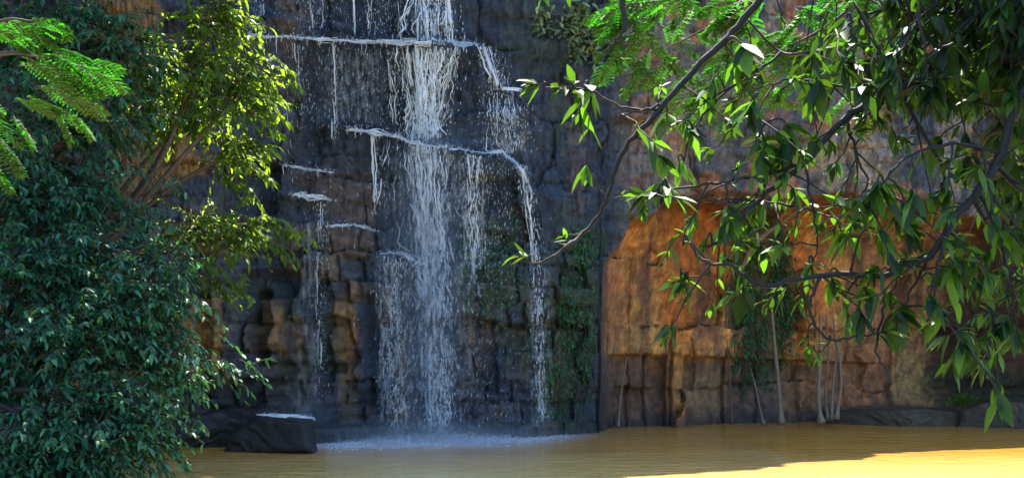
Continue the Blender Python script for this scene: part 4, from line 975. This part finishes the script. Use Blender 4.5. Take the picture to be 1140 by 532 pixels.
# explicit whorls: px,py,Y, axis x, axis z, count, leaf length, droop
CL = [(574, 284, 5.3, -1, .1, 8, .20, .35), (590, 94, 5.3, -1, 0, 9, .20, .3), (640, 92, 5.3, .2, .5, 9, .18, .4), (620, 98, 5.3, -.6, -.2, 6, .17, .5), (655, 105, 5.3, 0, -1, 8, .24, .6),
      (645, 125, 5.3, -.2, -1, 7, .26, .5), (628, 262, 5.4, -.3, .6, 7, .12, .3), (714, 217, 5.0, -1, .1, 12, .17, .35), (730, 214, 5.0, -.4, -.6, 6, .15, .4), (745, 212, 5.0, .3, -1, 6, .18, .5),
      (748, 315, 4.8, -.8, -.3, 13, .13, .45), (768, 315, 4.8, .4, -.5, 10, .14, .45), (760, 325, 4.8, -.1, -1, 7, .13, .4), (762, 258, 4.7, 0, .9, 3, .10, 0), (740, 180, 5.3, .6, -.5, 10, .2, .4), (760, 190, 5.4, .3, -1, 9, .22, .5),
      (770, 150, 5.4, .5, -1, 9, .26, .5), (742, 135, 5.4, -.1, -1, 7, .28, .4), (784, 276, 5.0, -.3, -1, 4, .18, .5), (826, 330, 4.7, 0, -1, 4, .26, .2), (850, 170, 5, .3, -1, 12, .28, .5), (835, 120, 5, -.4, -.8, 10, .26, .5),
      (880, 150, 5, .5, -1, 10, .3, .5), (910, 100, 5.1, .1, -1, 12, .3, .5), (940, 30, 5.6, -.3, -1, 10, .28, .5), (960, 240, 4.8, -.2, -1, 12, .26, .5), (940, 260, 5, -.5, -.6, 10, .24, .5), (975, 215, 4.6, -.2, -1, 10, .28, .5),
      (904, 300, 4.8, 0, -.3, 8, .18, .5), (930, 320, 4.8, .2, -.5, 10, .17, .5), (960, 330, 4.8, 0, -.6, 10, .17, .5), (945, 355, 4.8, .3, -.8, 9, .15, .4), (900, 385, 4.7, 0, -1, 5, .2, .3), (912, 392, 4.7, -.8, -.7, 3, .17, .1),
      (990, 368, 4.7, 1, .2, 11, .22, .4), (1005, 350, 4.8, .8, -.5, 13, .26, .4), (1075, 385, 4.6, .2, -1, 9, .26, .3), (1040, 340, 4.6, .3, -.8, 10, .2, .4), (1060, 300, 4.7, .6, -.5, 12, .24, .4), (1112, 372, 5, 0, -1, 8, .22, .3),
      (1130, 380, 4.8, 0, -1, 9, .24, .3), (1052, 224, 5, .3, -1, 10, .24, .5), (1000, 240, 4.7, -.3, -.9, 11, .24, .5), (1020, 260, 4.7, .5, -.5, 12, .22, .4), (885, 255, 4.9, -.2, -.9, 3, .2, .2), (860, 180, 5, -1, 0, 5, .26, .3),
      (870, 160, 5, -1, .1, 6, .28, .3), (1110, 260, 4.8, .4, -.5, 12, .24, .4), (1090, 320, 4.8, .3, -.8, 11, .22, .4), (820, 80, 5.4, .2, -1, 9, .28, .5), (790, 100, 5.4, -.4, -1, 8, .26, .5), (602, 0, 5.2, -.1, -1, 3, .16, .1), (830, 60, 5.3, .5, -1, 9, .28, .5),
      (630, -10, 5.2, 0, -1, 3, .14, .1), (890, 340, 4.8, -.1, -.8, 6, .14, .4), (1125, 140, 4.8, .2, -.4, 12, .24, .4)]
for px, py, Y, dx, dz, n_, L, dr in CL:
    p = P(px, py, Y); d = unit([dx, rng.normal(0, .25), dz]); st = p - d * .07
    alln = np.concatenate(curves); near_ = alln[np.argmin(np.linalg.norm((alln - st) * [1, .6, 1], axis=1))]
    tw.tube(spline([near_, (near_ + st) / 2 + [0, 0, .02], st, p], 5), np.linspace(.006, .003, 16), 5)
    wf_leaf(p, d, n_, L, 1.15, dr)
# side twigs along the limbs, thicker to the right
for ci, q in enumerate(curves):
    if ci in (8, 9, 10, 25): continue
    for i in range(2, len(q)):
        px = CX + q[i][0] / q[i][1] * F
        pr = np.interp(px, [600, 800, 900, 1000, 1140, 1250], [.0, .14, .30, .36, .5, .5])
        if rng.random() < pr:
            d = np.array([rng.normal(0, .7), rng.normal(0, .7), rng.normal(-.35, .55)])
            twig(q[i], d, rng.uniform(.08, .34), int(rng.integers(5, 10)), rng.uniform(.12, .22), spread=1.1, droop=.6, var=(0, .9))
# dense crown mass top right, reaching out of view above
for k_ in range(340):
    px = 1170 - abs(rng.normal(0, 105)); py = rng.uniform(-60, 85) if k_ < 260 else rng.uniform(50, 350)
    if k_ >= 260: px = 1185 - abs(rng.normal(0, 45))
    p = P(px, py, rng.uniform(4.6, 6.4)); d = np.array([rng.normal(-.3, .6), rng.normal(0, .7), rng.normal(-.5, .4)])
    twig(p - unit(d) * .25, d, .3, int(rng.integers(7, 12)), rng.uniform(.16, .26), spread=1.1, droop=.6, var=(0, .45))  # darker leaf tones stand in for the shade up here
    if k_ % 4 == 0:
        alln = np.concatenate(curves[:1] + curves[12:13] + curves[4:5] + curves[22:23]); near_ = alln[np.argmin(np.linalg.norm(alln - p, axis=1))]
        tw.tube(spline([near_, (near_ + p) / 2, p - unit(d) * .25], 5), np.linspace(.012, .005, 11), 5)
# unseen leaves added above the view to shade the limbs below
for k_ in range(400):
    p = np.array([2.3 + abs(rng.normal(0, 1.5)), rng.normal(6.2, .9), rng.uniform(4.9, 6.6)])
    d = rng.normal(0, 1, 3) * [1, 1, .5] + [0, 0, -.3]
    twig(p, d, .3, 9, .34, spread=1.1, droop=.6)
ot = empty('overhanging_tree', tuple(TB), 'dark limbed tree with long drooping glossy leaves reaching in from the right', 'tree')
tr.build('trunk', M_BARK, ot, TB); br.build('limb', M_BARK, ot, TB)
lv.build('crown', M_LEAF_LONG, ot, TB, fine=True)
